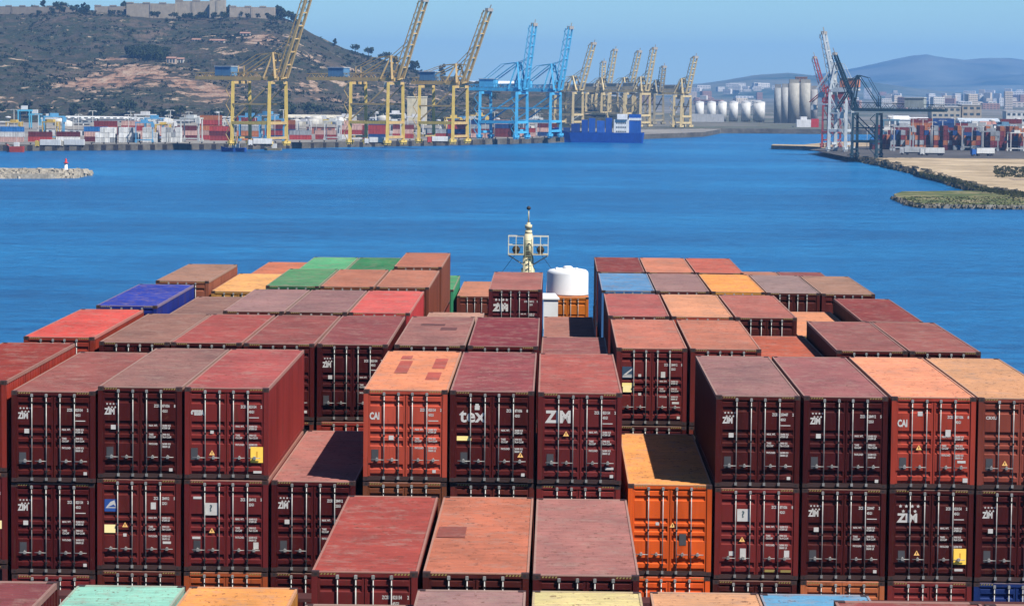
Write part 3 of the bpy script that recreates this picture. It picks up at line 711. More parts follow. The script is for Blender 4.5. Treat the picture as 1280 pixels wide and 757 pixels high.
for Yb in (YZ, Y0, Y1, YA, YB, YC, YD, YE, YF):
    ww = 14.0 if Yb < 160 else 9
    mb = MB(); mb.box(-ww-1.6, ww+1.6 if Yb < 160 else ww, Yb-100-0.2, Yb-100+LC+0.2, dz, DECKZ-1.25); shp('hatch_cover', mb, M_tint, c=(0.10,0.03,0.025))
# lashing bridges between the bays
for ya, yb_ in ((Y1+LC, YA), (YA+LC, YB), (YB+LC, YC), (YC+LC, YD)):
    ym = (ya+yb_)/2 - 100; br = MB()
    for k in range(14):
        xx = -16.6 + k*2.53 + 0.35
        br.bar((xx, ym, dz), (xx, ym, CAMZ-14.6), 0.12)
    br.box(-16.4, 16.4, ym-0.45, ym+0.45, CAMZ-14.6, CAMZ-14.5)
    shp('lashing_bridge', br, M_tint, c=(0.08,0.03,0.03))
mb = MB(); mb.bar((2.72+1.71-0.36, 48.6, dz), (2.72+1.71-0.36, 48.6, CAMZ-9.75), 0.14, n=8)
mb.box(3.9, 4.25, 48.4, 48.8, CAMZ-11.4, CAMZ-11.2); shp('lashing_post', mb, M_tint, c=(0.45,0.5,0.55))
# foremast
MY = 190.0
def mz(py, px=661): return at(px, py, MY).z
mx = at(660.5, 300, MY).x + 1.71; my = MY-100
mb = MB(); mb.bar((mx,my,dz), (mx,my,mz(322)), 0.42, 0.36, n=14); mb.bar((mx,my,mz(322)), (mx,my,mz(292)), 0.33, 0.26, n=14); mb.bar((mx,my,mz(292)), (mx,my,mz(278)), 0.16, 0.12, n=10); mb.bar((mx,my,mz(278)), (mx,my,mz(260)), 0.05, 0.03, n=6)
for z_ in (mz(283), mz(290)): mb.bar((mx,my,z_-.12), (mx,my,z_+.12), 0.24, 0.24, n=12)
mast = shp('foremast', mb, M_tint, c=(0.62,0.55,0.36))
def sub(name, mb, m, c=None): return mb.build(name, m, mast, c)
for s in (-1, 1):
    xa, xb = mx+s*0.30, mx+s*1.30
    x0, x1 = min(xa, xb), max(xa, xb); za, zb = mz(317), mz(295)
    mb = MB(); mb.box(x0, x1, my-0.55, my+0.55, za-0.07, za); sub('platform', mb, M_tint, (0.5,0.45,0.32))
    mb = MB()
    for x_ in (x0, (x0+x1)/2, x1):
        for y_ in (my-0.53, my+0.53): mb.bar((x_,y_,za-.05), (x_,y_,zb), 0.03)
    for z_ in (zb, (za+zb)/2):
        mb.bar((x0,my-.53,z_), (x1,my-.53,z_), 0.028); mb.bar((x0,my+.53,z_), (x1,my+.53,z_), 0.028); mb.bar((xb,my-.53,z_), (xb,my+.53,z_), 0.028)
    sub('railing', mb, M_tint, (0.7,0.66,0.5))
    mb = MB(); mb.bar(((x0+x1)/2, my-.35, za+.28), ((x0+x1)/2, my+.1, za+.34), 0.26, 0.2, n=12); mb.box((x0+x1)/2-.16, (x0+x1)/2+.16, my-.1, my+.2, za, za+.14); sub('floodlight', mb, M_tint, (0.12,0.09,0.06))
    mb = MB(); mb.bar((xb, my-.2, za-.1), (mx, my-.2, za-0.9), 0.05); sub('brace', mb, M_tint, (0.5,0.45,0.32))
mb = MB()
for z_ in np.arange(mz(338), mz(300), 0.33): mb.bar((mx-0.2,my-.47,z_), (mx+0.2,my-.47,z_), 0.025)
for s in (-.2,.2): mb.bar((mx+s,my-.47,dz+1), (mx+s,my-.47,mz(298)), 0.03)
sub('ladder', mb, M_tint, (0.25,0.3,0.2))
mb = MB(); mb.lathe(mx, my, [(0.10,mz(262)),(0.15,mz(260)),(0.06,mz(257.5))], 8); sub('masthead_light', mb, M_dark)
mb = MB(); mb.bar((mx-0.4,my,mz(306)), (mx-1.9,my,mz(345)), 0.018); mb.bar((mx+0.4,my,mz(306)), (mx+1.9,my,mz(345)), 0.018); sub('stay_wire', mb, M_dark)
for s in (-1, 1):
    mb = MB(); mb.bar((mx+s*.5,my,dz), (mx+s*.33,my,mz(335)), 0.12, n=6); sub('leg', mb, M_tint, (0.25,0.3,0.2))

# ------------------------------------------------------------------ harbour cranes
def crane(label, base, ls_x, girder_y, back_x, hinge_x, tip, apex, color, color2=None, W=9.0, th=0.42, house=(0.10,0.22,0.36), group='ship to shore cranes', z0=QZ, raised=True, d=1.0, Y=None):
    b = on(base[0], base[1], z0) if Y is None else at(base[0], base[1], Y)
    if Y is not None: b.z = z0
    Yb = b.y; s = pxm(Yb)
    u = Vector((math.cos(th), -math.sin(th), 0)); vdir = Vector((math.sin(th), math.cos(th), 0))
    ux = lambda px: (px-base[0])/(s*math.cos(th))
    hz = lambda py, px=base[0]: at(px, py, Yb).z
    t = thing('harbour_crane', label, 'crane', b, 0, group)
    G = ux(ls_x); H = hz(girder_y)-b.z; Hx = ux(hinge_x); BX = ux(back_x)
    c2 = color2 or color
    def P(x, y, z): return tuple(u*x + vdir*y + Vector((0,0,z)))
    def part(name, mb, c=color, parent=None): return mb.build(name, M_tint, parent or t, c)
    k = 1.0*d
    for x in (0, G):
        for y in (-W, W):
            mb = MB(); mb.bar(P(x, y, 2.2), P(x, y*0.92, H-1.5), 1.15*k, 0.95*k); part('leg', mb, c2)
            bo = MB(); bo.bar(P(x, y-3.4, 1.7), P(x, y+3.4, 1.7), 0.9*k)
            for q in (-2.8,-1.2,1.2,2.8): bo.bar(P(x-0.3, y+q, 0.55), P(x+0.3, y+q, 0.55), 0.55, n=10)
            part('wheel_bogie', bo, c2)
    mb = MB(); ph = min(14.0, H*0.34)
    for y in (-W, W):
        mb.bar(P(0,y,ph), P(G,y,ph), 0.95*k); part('portal_beam', mb, c2); mb = MB()
    for x in (0, G):
        for z_, w_, r_ in ((ph, W, .9), (H-2, W*.92, .9), (4.0, W, .8)): mb = MB(); mb.bar(P(x,-w_,z_), P(x,w_,z_), r_*k); part('cross_beam', mb, color)
    for y in (-W, W):
        mb = MB(); mb.bar(P(G,y,ph+1), P(0,y*.94,H-3), 0.42*k); part('diagonal_brace', mb, color)
        mb = MB(); mb.bar(P(G, y, H*0.62), P(0, y, H*0.62), 0.5*k); part('tie_beam', mb, color)
    mb = MB()
    for y in (-3.2, 3.2):
        mb.bar(P(BX,y,H), P(Hx,y,H), 1.05*k, 1.25*k)
        mb.bar(P(BX,y,H+2.6), P(Hx,y,H+3.4), 0.25*k)
        n_ = 10
        for i in range(n_): mb.bar(P(BX+(Hx-BX)*i/n_,y,H), P(BX+(Hx-BX)*(i+.5)/n_,y,H+2.8), 0.16*k); mb.bar(P(BX+(Hx-BX)*(i+.5)/n_,y,H+2.8), P(BX+(Hx-BX)*(i+1)/n_,y,H), 0.16*k)
    for i in range(7): xx = BX+(Hx-BX)*i/6; mb.bar(P(xx,-3.2,H), P(xx,3.2,H), 0.5*k)
    part('girder', mb)
    A = hz(apex[1], apex[0])-b.z; ax = ux(apex[0])
    mb = MB()
    for y in (-1, 1):
        mb.bar(P(Hx-0.5, y*W*.6, H), P(ax, y*2.6, A), 0.75*k, 0.55*k)
        mb.bar(P(Hx-8, y*W*.5, H), P(ax, y*2.6, A), 0.55*k, 0.45*k)
    for q in (0.35, 0.7, 0.98): mb.bar(P(Hx+(ax-Hx)*q, -W*.55*(1-q)-2.6*q, H+(A-H)*q), P(Hx+(ax-Hx)*q, W*.55*(1-q)+2.6*q, H+(A-H)*q), 0.4*k)
    part('a_frame', mb)
    mb = MB(); bs = G if abs(G) < abs(BX) else BX*0.8
    for y in (-2.8, 2.8): mb.bar(P(ax,y,A), P(bs,y,H+1.2), 0.32*k); mb.bar(P(ax,y,A), P((ax+bs)/2,y,H+(A-H)*.92), 0.2*k); mb.bar(P((ax+bs)/2,y,H+(A-H)*.9), P(bs,y,H+6), 0.2*k); mb.bar(P(bs,y,H), P(bs,y,H+6.5), .3*k)
    part('back_stay', mb)
    # boom
    tx, tz = ux(tip[0]), hz(tip[1], tip[0])-b.z
    h0 = Vector((Hx+1.5, 0, H+0.5)); t0 = Vector((tx, 0, tz)); dv = t0-h0; Ln = dv.length; dn = dv.normalized()
    nrm = Vector((-dn.z, 0, dn.x))
    if nrm.x > 0: nrm = -nrm
    bo = MB()
    def Q(l, y, o): q = h0 + dn*l + nrm*o; return P(q.x, y, q.z)
    for y in (-2.7, 2.7):
        bo.bar(Q(0,y,0), Q(Ln,y,0), 0.85*k, 0.65*k); bo.bar(Q(0,y,2.6*k), Q(Ln*.97,y,1.8*k), 0.30*k)
        n_ = max(6, int(Ln/6))
        for i in range(n_):
            a, c_ = Ln*i/n_, Ln*(i+1)/n_; m_ = (a+c_)/2
            bo.bar(Q(a,y,0), Q(m_,y,2.4*k), 0.17*k); bo.bar(Q(m_,y,2.4*k), Q(c_,y,0), 0.17*k)
    for i in range(max(6, int(Ln/6))+1):
        a = Ln*i/max(6, int(Ln/6)); bo.bar(Q(a,-2.7,0), Q(a,2.7,0), 0.4*k)
    boom = part('boom', bo)
    mb = MB(); mb.bar(Q(Ln-.5,-3.2,0.2), Q(Ln-.5,3.2,0.2), 1.1*k); mb.bar(Q(Ln,0,0), Q(Ln+2.5,0,0), 0.3*k); part('boom_tip', mb, (0.35,0.32,0.28), boom)
    mb = MB()
    for y in (-2.4, 2.4):
        mb.bar(P(ax,y,A), Q(Ln*.45,y,1.5), 0.20*k); mb.bar(P(ax,y,A), Q(Ln*.22,y,1.5), 0.18*k)
    part('fore_stay', mb)
    # machinery house and cab
    mh = MB(); xm = BX + (Hx-BX)*0.33
    L2 = 4.6; e = [P(xm-L2,-3.4,H+1.5), P(xm+L2,-3.4,H+1.5), P(xm+L2,3.4,H+1.5), P(xm-L2,3.4,H+1.5)]
    mh.prism([(p[0],p[1]) for p in e], H+1.3, H+5.8); hs_ = part('machinery_house', mh, house)
    mh = MB(); e = [P(xm-L2-.3,-3.7,0), P(xm+L2+.3,-3.7,0), P(xm+L2+.3,3.7,0), P(xm-L2-.3,3.7,0)]
    mh.prism([(p[0],p[1]) for p in e], H+5.8, H+6.15); part('roof', mh, (0.5,0.55,0.58), hs_)
    mh = MB(); xc = Hx-6; e = [P(xc-1.5,-1.4,0), P(xc+1.5,-1.4,0), P(xc+1.5,1.4,0), P(xc-1.5,1.4,0)]
    mh.prism([(p[0],p[1]) for p in e], H-4.2, H-1.4); part('operator_cab', mh, (0.6,0.62,0.6))
    # stairs tower on a landside leg
    mb = MB()
    for i in range(8):
        z1 = 2+(H-4)*i/8; z2 = 2+(H-4)*(i+1)/8; sg = 1 if i % 2 else -1
        mb.bar(P(G-1.8-sg*1.2,-W-1.2,z1), P(G-1.8+sg*1.2,-W-1.2,z2), 0.22)
    part('stair', mb)
    return t
YC1 = (0.56,0.38,0.15); YC2 = (0.70,0.50,0.12); YP = (0.58,0.46,0.24)
crane('leftmost big yellow crane, its boom running out of the top of the photo', (347,182.5), 299, 98.5, 243, 352, (391,-16), (344,66), YC1, YC2, d=1.08)
crane('second big yellow crane from the left, boom tip just at the top edge', (494,181), 446, 99.5, 383, 497, (531,0), (491,70), YC1, YC2, d=1.08)
crane('third big yellow crane from the left, beside the light blue cranes', (575,179.5), 532, 104, 516, 577, (611,12), (572,80), YC1, YC2, d=1.08)
BL = (0.08,0.42,0.70)
crane('left one of the two light blue cranes, boom straight up', (652,174), 606, 112, 588, 654, (667,30), (648,78), BL, BL, W=8.5, th=0.38, house=(0.1,0.45,0.75), d=1.15)
crane('right one of the two light blue cranes, nearer the blue ship', (694,172), 652, 113, 632, 697, (712,34), (690,80), BL, BL, W=8.5, th=0.38, house=(0.1,0.45,0.75), d=1.15)
for (lb, bx, by, lx, gy, bk, hx, tp, ap, Yc, cc) in (
    ('yellow crane with raised boom just right of the blue cranes', 722, 168, 700, 113, 690, 724, (741,54), (717,95), 2150, YP),
    ('yellow crane with thin upright boom, second right of the blue cranes', 757, 168, 738, 114, 728, 758, (768,62), (753,97), 2350, YP),
    ('short dark topped yellow crane behind the blue ship', 750, 168, 745, 115, 740, 751, (754,77), (749,100), 2500, YP),
    ('yellow crane with raised boom above the blue ship stern, thinner one', 785, 168, 766, 114, 757, 786, (798,64), (781,97), 2300, YP),
    ('yellow crane with thick raised boom above the white deckhouse of the blue ship', 806, 168, 788, 114, 778, 806, (817,60), (802,96), 2150, YP),
    ('dark topped crane with upright boom right of the blue ship', 823, 168, 812, 115, 800, 824, (829,83), (820,100), 2300, (0.30,0.26,0.17)),
    ('last yellow crane of the row, closest to the white silos', 857, 168, 848, 117, 830, 857, (868,71), (853,98), 2150, YP)):
    crane(lb, (bx, by), lx, gy, bk, hx, tp, ap, cc, cc, W=8, th=0.5, Y=Yc, d=1.2, house=(0.45,0.42,0.34))
# right terminal cranes
DG = (0.02,0.05,0.07)
crane('red crane with slanting boom behind the white crane on the right quay', (1031,184), 1046, 128, 1056, 1030, (1017,71), (1034,108), (0.30,0.05,0.05), th=math.pi-0.0+0.5 if False else 0.35, W=6, house=(0.35,0.06,0.05), z0=2.2, d=0.7)
crane('tall white crane with raised boom and dark stays on the right quay', (1040,189), 1060, 112, 1070, 1040, (1028,40), (1044,78), (0.50,0.54,0.56), th=0.35, W=7, house=(0.55,0.22,0.12), z0=2.2, d=1.05)
crane('dark green crane with a long low girder beside the container stacks', (1068,197), 1097, 137, 1176, 1066, (1042,66), (1071,94), DG, th=0.3, W=6, house=(0.3,0.34,0.34), z0=2.2, d=0.8)

# ------------------------------------------------------------------ buildings
def facade(color, m=M_tint): return color
def building(name, label, cat, x0, x1, ytop, Y, z0, c, roofc=None, depth=30, storeys=0, gable=False, group=None, win=(0.03,0.04,0.05), band=None):
    a = at(x0, ytop, Y); b_ = at(x1, ytop, Y); h = (a.z+b_.z)/2 - z0; w_ = b_.x-a.x
    t = thing(name, label, cat, (a.x+w_/2, Y, z0), 0, group)
    mb = MB(); hw = w_/2
    rh = min(h*0.25, depth*0.12) if gable else 0
    mb.box(-hw, hw, 0, depth, 0, h-rh); mb.build('wall', M_tint, t, c)
    rf = MB()
    if gable:
        o = 0.4
        rf.poly([(-hw-o,-o,h-rh),(hw+o,-o,h-rh),(hw+o,depth/2,h),(-hw-o,depth/2,h)]); rf.poly([(-hw-o,depth/2,h),(hw+o,depth/2,h),(hw+o,depth+o,h-rh),(-hw-o,depth+o,h-rh)])
        rf.poly([(-hw-o,-o,h-rh),(-hw-o,depth/2,h),(-hw-o,depth+o,h-rh)]); rf.poly([(hw+o,-o,h-rh),(hw+o,depth+o,h-rh),(hw+o,depth/2,h)])
        rf.poly([(-hw-o,-o,h-rh-.3),(hw+o,-o,h-rh-.3),(hw+o,-o,h-rh),(-hw-o,-o,h-rh)])
    else:
        rf.box(-hw-.3, hw+.3, -.3, depth+.3, h, h+0.6)
    rf.build('roof', M_tint, t, roofc or c)
    for k in range(storeys):
        z_ = h*(k+0.45)/(storeys+0.1); wb = MB(); n_ = max(3, int(w_/4))
        for i in range(n_):
            xx = -hw + w_*(i+0.5)/n_; wb.box(xx-w_/n_*.3, xx+w_/n_*.3, -0.06, 0.1, z_, z_+h/(storeys+.1)*.42)
        wb.build('window_row', M_glass, t)
    return t
# silos
for i, (x, r) in enumerate(((874.5,5.4),(889.5,5.4),(903,5.4),(917,5.6),(932.5,5.8),(949,7.4))):
    Y = 2520; a = at(x, 126.5, Y); R_ = r/pxm(Y); zb = at(x, 151, Y).z
    t = thing('storage_silo', ['leftmost of the white round silos','second white round silo from the left','third white round silo from the left','fourth white round silo from the left','fifth white round silo from the left','widest white round silo, nearest the tall beige block'][i], 'silo', (a.x, Y, QZ), 0, 'white round silos on the far quay')
    mb = MB(); mb.lathe(0, 0, [(R_,zb-QZ),(R_,a.z-QZ-1)], 20); mb.build('shell', M_tint, t, (0.62,0.62,0.60))
    mb = MB(); mb.lathe(0, 0, [(R_*1.02,a.z-QZ-1),(R_*1.02,a.z-QZ-.6),(.3,a.z-QZ+.2)], 20); mb.sm = [False]*len(mb.sm); mb.build('roof', M_tint, t, (0.55,0.56,0.56))
    mb = MB()
    for k in range(6): an = k*math.pi/3; mb.bar((R_*.8*math.cos(an),R_*.8*math.sin(an),0), (R_*.8*math.cos(an),R_*.8*math.sin(an),zb-QZ), .5)
    mb.lathe(0,0,[(.8,zb-QZ-3),(R_*.7,zb-QZ-.01)],16); mb.sm = [False]*len(mb.sm); mb.build('frame', M_tint, t, (0.05,0.055,0.065))
for i, (x, r, yt, c, lb) in enumerate(((972.5,4.6,110,(0.30,0.31,0.31),'slim grey silo at the left of the tall beige silo block'),(981.5,4.6,109.5,(0.34,0.34,0.33),'second slim grey silo beside the beige silo block'),(993,7.4,104,(0.36,0.345,0.30),'tall beige silo, left one of the pair'),(1007,7.4,104,(0.37,0.355,0.31),'tall beige silo, right one of the pair'),(1018,5,112,(0.33,0.32,0.31),'grey silo right of the tall beige pair, behind the red crane'))):
    Y = 2470; a = at(x, yt, Y); R_ = r/pxm(Y)
    t = thing('grain_silo', lb, 'silo', (a.x, Y+i*.5, QZ), 0, 'tall grain silos')
    mb = MB(); mb.lathe(0, 0, [(R_,0),(R_,a.z-QZ)], 18)
    mb.build('shell', M_tint, t, c); mb = MB(); mb.box(-R_*.8,R_*.8,-R_*.5,R_*.5,a.z-QZ+.01,a.z-QZ+3.2); mb.build('roof_house', M_tint, t, tuple(v*.8 for v in c))
    mb = MB(); mb.bar((R_*.9,-R_*.55,0),(R_*.9,-R_*.55,a.z-QZ),.25); mb.build('pipe', M_tint, t, (0.25,0.25,0.25))
building('silo_headhouse', 'small rusty headhouse on top of the tall beige silos', 'headhouse', 995, 1009, 97, 2475, at(1000,103.5,2475).z, (0.30,0.17,0.12), depth=8, storeys=1)
building('dock_shed', 'long dark low shed under the white silos at the water edge', 'shed', 861, 968, 156.5, 2440, QZ+.4, (0.03,0.045,0.06), (0.05,0.065,0.08), depth=8, storeys=1)
building('conveyor_gallery', 'pale conveyor gallery running below the white silos', 'gallery', 862, 905, 152.5, 2436, QZ+.4+7.2, (0.40,0.41,0.42), depth=3)
building('dock_shed', 'dark low shed at the foot of the tall grain silos', 'shed', 969, 1024, 155, 2440, QZ+.4, (0.03,0.04,0.055), (0.06,0.07,0.08), depth=8, storeys=1)
# left side buildings, at the foot of the hill
for a in (
 ('warehouse','cream long warehouse with a pale roof behind the first yellow crane','warehouse',357,441,144,2030,(0.48,0.44,0.33),(0.60,0.55,0.42),40,1,True),
 ('warehouse','white roofed long warehouse at the left, above the white containers','warehouse',78,120,145.5,2020,(0.34,0.36,0.36),(0.66,0.66,0.62),40,2,True),
 ('warehouse','pale warehouse right of the gap among the left warehouses','warehouse',123,156,146,2025,(0.36,0.38,0.38),(0.66,0.65,0.62),40,2,True),
 ('warehouse','grey roofed warehouse in the middle left below the reddish cliff','warehouse',159,202,147,2030,(0.30,0.33,0.35),(0.50,0.51,0.50),40,2,True),
 ('warehouse','dark fronted low warehouse below the pink cliff','warehouse',206,242,150,2035,(0.13,0.15,0.16),(0.36,0.36,0.35),40,1,True),
 ('office_block','white terraced block left of the first yellow crane','building',244,288,147,2040,(0.62,0.61,0.57),(0.62,0.6,0.55),25,3,False),
 ('cream_tower','cream concrete tower block between the second and third yellow cranes','building',509,532,122,2030,(0.60,0.54,0.38),(0.62,0.57,0.42),25,0,False),
 ('office_block','small white block left of the second yellow crane legs','building',462,475,148,2020,(0.66,0.66,0.63),(0.6,0.6,0.6),15,2,False),
 ('warehouse','white shed at the far left edge of the terminal','warehouse',-6,20,152,2020,(0.50,0.48,0.42),(0.6,0.58,0.52),30,1,True),
 ('warehouse','low grey warehouse between the legs of the third yellow crane','warehouse',536,600,158,2100,(0.34,0.34,0.32),(0.48,0.46,0.42),30,1,True),
 ('white_hall','wide white roofed hall on the skyline behind the blue cranes, left part','hall',583,616,101.5,2900,(0.62,0.64,0.66),(0.80,0.80,0.78),40,0,True),
 ('white_hall','wide white roofed hall on the skyline behind the blue cranes, right part','hall',622,650,101.5,2900,(0.62,0.64,0.66),(0.80,0.80,0.78),40,0,True),
):
    nm, lb, ct, x0, x1, yt, Y, c, rc, dp, st, gb = a
    z0_ = at((x0+x1)/2, 112, 2900).z-3 if nm == 'white_hall' else (QZ+1 if nm != 'cream_tower' else QZ)
    building(nm, lb, ct, x0, x1, yt, Y, z0_, c, rc, dp, st, gb)
# castle walls and buildings on the hill crest
def crest(label, x0, x1, ytop, ybot, c, name='fort_wall', cat='fort wall', st=0, dY=0):
    Y = HY1-40+dY
    a, b_ = at(x0, ytop, Y), at(x1, ytop, Y); zb = at((x0+x1)/2, ybot, Y).z-8
    t = thing(name, label, cat, ((a.x+b_.x)/2, Y, zb)); hw = (b_.x-a.x)/2; h = (a.z+b_.z)/2-zb
    mb = MB(); mb.box(-hw, hw, 0, 12, 0, h); mb.build('wall', M_tint, t, c)
    mb = MB(); n_ = max(2, int(hw/6))
    for i in range(n_*2):
        if i % 2 == 0: x_ = -hw+hw*2*i/(n_*2); mb.box(x_, x_+hw/n_*.9, -.3, 1.2, h, h+1.1)
    mb.build('parapet', M_tint, t, tuple(v*.92 for v in c))
    for i in range(max(1, int(hw/18))):
        x_ = -hw+hw*2*(i+.5)/max(1, int(hw/18)); mb = MB(); mb.box(x_-1.0, x_+1.0, -.5, 0, 0, h*.96); mb.build('buttress', M_tint, t, tuple(v*.85 for v in c))
ST = (0.25,0.21,0.16)
crest('long pale fort wall on the hill crest at the far left', -10, 92, 8.5, 14, ST)
crest('pale stone rampart on the crest left of the fort buildings', 118, 156, 8, 15, (0.31,0.26,0.2), dY=6)
crest('long low rampart on the crest directly left of the fort keep', 158, 219, 4.5, 13.5, (0.34,0.29,0.22), dY=-6)
crest('main fort keep with pale walls at the top edge of the photo', 219, 262, 1.5, 14, (0.36,0.31,0.24), 'fort_keep', 'fort', dY=10)
crest('right wing of the fort, pale walls beside the keep', 262, 281, 0, 14, (0.40,0.35,0.27), 'fort_keep', 'fort', dY=-4)
crest('detached pale bastion block on the crest right of the fort', 287, 343, 9, 19, (0.38,0.32,0.25), 'bastion', 'bastion')
# houses on the slope
for (x0, x1, yt, yb, c, lb) in ((208,219,71,80,(0.55,0.42,0.32),'small pinkish house on the hill slope'),(219,229,72,80,(0.62,0.58,0.50),'small white house on the hill slope beside the pinkish one'),(300,312,40,45,(0.5,0.46,0.38),'tiny pale building on the slope right of the fort'),(262,280,49,53,(0.50,0.45,0.36),'low pale wall building on the upper slope'),(240,250,48,52,(0.52,0.46,0.38),'tiny pale hut on the upper slope below the fort')):
    p = hill_at((x0+x1)/2, yb)
    building('hill_house', lb, 'house', x0, x1, yt, p.y, p.z-3, c, (0.35,0.2,0.14), 10, 1, True)
# buildings on the right
for a in (
 ('warehouse','long pale roofed warehouse behind the stacks on the right',1123,1196,157.5,1900,(0.22,0.25,0.28),(0.50,0.54,0.56),25,1,True),
 ('office_block','beige grey office block behind the right stacks',1165,1201,134,2250,(0.42,0.38,0.31),(0.5,0.48,0.44),25,4,False),
 ('office_block','tan office block right of the beige grey one',1203,1227,132,2260,(0.40,0.34,0.27),(0.42,0.4,0.36),25,4,False),
 ('white_hall','white domed looking hall left of the beige block',1118,1138,145,2230,(0.62,0.64,0.64),(0.72,0.73,0.72),25,0,True),
 ('white_hall','white shed roof right of the white hall',1140,1162,147,2235,(0.55,0.57,0.58),(0.70,0.70,0.70),25,0,True),
 ('brick_shed','reddish brick shed beyond the right stacks',1228,1246,152,1950,(0.32,0.11,0.07),(0.40,0.2,0.15),20,1,True),
 ('office_block','white building at the right edge below the mountains',1258,1290,140,2300,(0.60,0.60,0.58),(0.60,0.58,0.55),20,3,False),
 ('warehouse','pale blue warehouse in the middle of the right terminal',1200,1250,148,2150,(0.36,0.42,0.47),(0.45,0.5,0.54),25,1,True),
 ('warehouse','low grey warehouse at the far right of the terminal',1236,1300,158,1900,(0.34,0.33,0.31),(0.55,0.53,0.5),25,1,True),
 ('dark_shed','dark blue shed among the right warehouses',1120,1160,163,1850,(0.05,0.09,0.14),(0.12,0.18,0.24),20,0,True),
):
    nm, lb, x0, x1, yt, Y, c, rc, dp, st, gb = a
    building(nm, lb, nm.replace('_',' ').replace('office block','building'), x0, x1, yt, Y, 2.2, c, rc, dp, st, gb)
building('retaining_block', 'brown concrete block at the right edge of the photo above the shore', 'concrete block', 1269, 1300, 227, 1075, 1.0, (0.20,0.13,0.08), (0.30,0.22,0.15), 12, 0, False)

# city at the foot of the mountains
def house_mesh(w_, d_, h_, n_):
    mb = MB(); mb.box(-w_/2, w_/2, 0, d_, 0, h_); mb.box(-w_/2+.5, w_/2-.5, .5, d_-.5, h_, h_+1.0)
    for k in range(n_):
        for i in range(5): xx = -w_/2+w_*(i+.5)/5; mb.box(xx-w_*.06, xx+w_*.06, -.1, .1, h_*(k+.35)/n_, h_*(k+.7)/n_, 1)
    return mb.mesh('city_building', [M_tint, M_glass])
HM = [house_mesh(26,14,11,3), house_mesh(18,14,20,5), house_mesh(44,20,9,2), house_mesh(14,12,30,8)]
HL = ['distant low pale city building on the plain beyond the port','distant mid rise pale city building on the plain beyond the port','distant wide low shed on the plain beyond the port','distant slender city tower on the plain beyond the port']
cols = [(0.62,0.60,0.55),(0.55,0.48,0.40),(0.45,0.44,0.42),(0.60,0.52,0.42),(0.34,0.20,0.15),(0.66,0.66,0.66)]
for i in range(120):
    px = rnd.choice((rnd.uniform(1030,1290), rnd.uniform(1100,1290), rnd.uniform(560,960))); Y = rnd.uniform(3800, 7600)
    k = rnd.choice((0,0,1,1,2,3)); p = at(px, 112, Y)
    o = link('city_building', HM[k], None, rnd.choice(cols), (p.x, Y, QZ-.2), rnd.uniform(-.5,.5)); o.scale = (rnd.uniform(.6,1.2),)*2+(rnd.uniform(.5,.85),)
    tag(o, HL[k], 'building', 'distant city buildings')
for i in range(34):       # houses climbing the nearer range on the right
    px = rnd.gauss(925, 26) if i < 24 else rnd.uniform(1180,1280); py = rnd.uniform(101,110)
    Y = rnd.uniform(6400,7400); p = at(px, py, Y)
    if i >= 24: Y = rnd.uniform(6800, 8500); p = at(px, rnd.uniform(108,116), Y)
    o = link('city_building', HM[rnd.choice((0,2))], None, (0.66,0.63,0.58), (p.x, Y, p.z-14), rnd.uniform(-.5,.5)); o.scale = (.7,.8,.9)
    tag(o, 'distant white house group on the slope under the mountains', 'building', 'white houses on the distant slope')

# ------------------------------------------------------------------ containers of the port, far away
def far_container_mesh():
    mb = MB()
    for s in (-1, 1):
        pr = corrug(0.1, LC-0.1, 0.8, 0.09)
        for (a, d), (b_, e) in zip(pr, pr[1:]): mb.poly([(s*(1.2-d), a, .15), (s*(1.2-e), b_, .15), (s*(1.2-e), b_, 2.5), (s*(1.2-d), a, 2.5)])
        mb.box(min(s*1.1,s*1.22), max(s*1.1,s*1.22), 0, LC, 0, .16); mb.box(min(s*1.1,s*1.22), max(s*1.1,s*1.22), 0, LC, 2.45, 2.59)
        for y in (0, LC-.16): mb.box(min(s*1.06,s*1.215), max(s*1.06,s*1.215), y, y+.16, .16, 2.45)
    mb.box(-1.1, 1.1, .1, LC-.1, .12, 2.56)
    return mb.mesh('port_container', [M_wall])
ME_far = far_container_mesh()
PC = {'red': (0.36,0.05,0.04), 'dark blue': (0.02,0.06,0.2), 'maroon': (0.16,0.03,0.03), 'orange brown': (0.42,0.15,0.06), 'white': (0.66,0.67,0.66), 'grey': (0.3,0.32,0.34), 'green': (0.04,0.2,0.12), 'blue': (0.03,0.16,0.42), 'pale pink': (0.55,0.35,0.3)}
def shade(c):
    k = rnd.uniform(.75,1.2); return tuple(min(.8, v*k) for v in c)
def edgeY(px): return on(px, float(np.interp(px, [-140,60,200,330,440,560,692],[189.5,188.5,187.5,186.5,184,182,178.5])), 0).y
def port_stack(px, Y, z0, tiers, cnames, rz, where):
    for k in range(tiers):
        cn = rnd.choice(cnames); p = at(px, 150, Y)
        o = link('port_container', ME_far, None, shade(PC[cn]), (p.x, Y, z0+k*2.6), rz)
        tag(o, '%s container in the far stacks %s' % (cn, where), 'shipping container', 'port containers '+where)
    return
def long_row(x0, x1, Y, z0, tmin, tmax, cn, where, step=13.0):
    Ya, Yb2 = (edgeY(x0)+Y, edgeY(x1)+Y) if Y < 900 else (Y, Y)
    X0, X1 = at(x0,150,Ya).x, at(x1,150,Yb2).x; X = X0
    while X < X1:
        Yc = Ya+(Yb2-Ya)*(X-X0)/(X1-X0)
        for k in range(rnd.randint(tmin, tmax)):
            c = rnd.choice(cn)
            o = link('port_container', ME_far, None, shade(PC[c]), (X+rnd.uniform(-.2,.2), Yc, z0+k*2.6), -math.pi/2)
            tag(o, '%s container in the far stacks %s' % (c, where), 'shipping container', 'port containers '+where)
        X += step + (6 if rnd.random() < .1 else 0)
mixl = ['red','red','red','maroon','dark blue','orange brown','pale pink','grey','maroon','white']
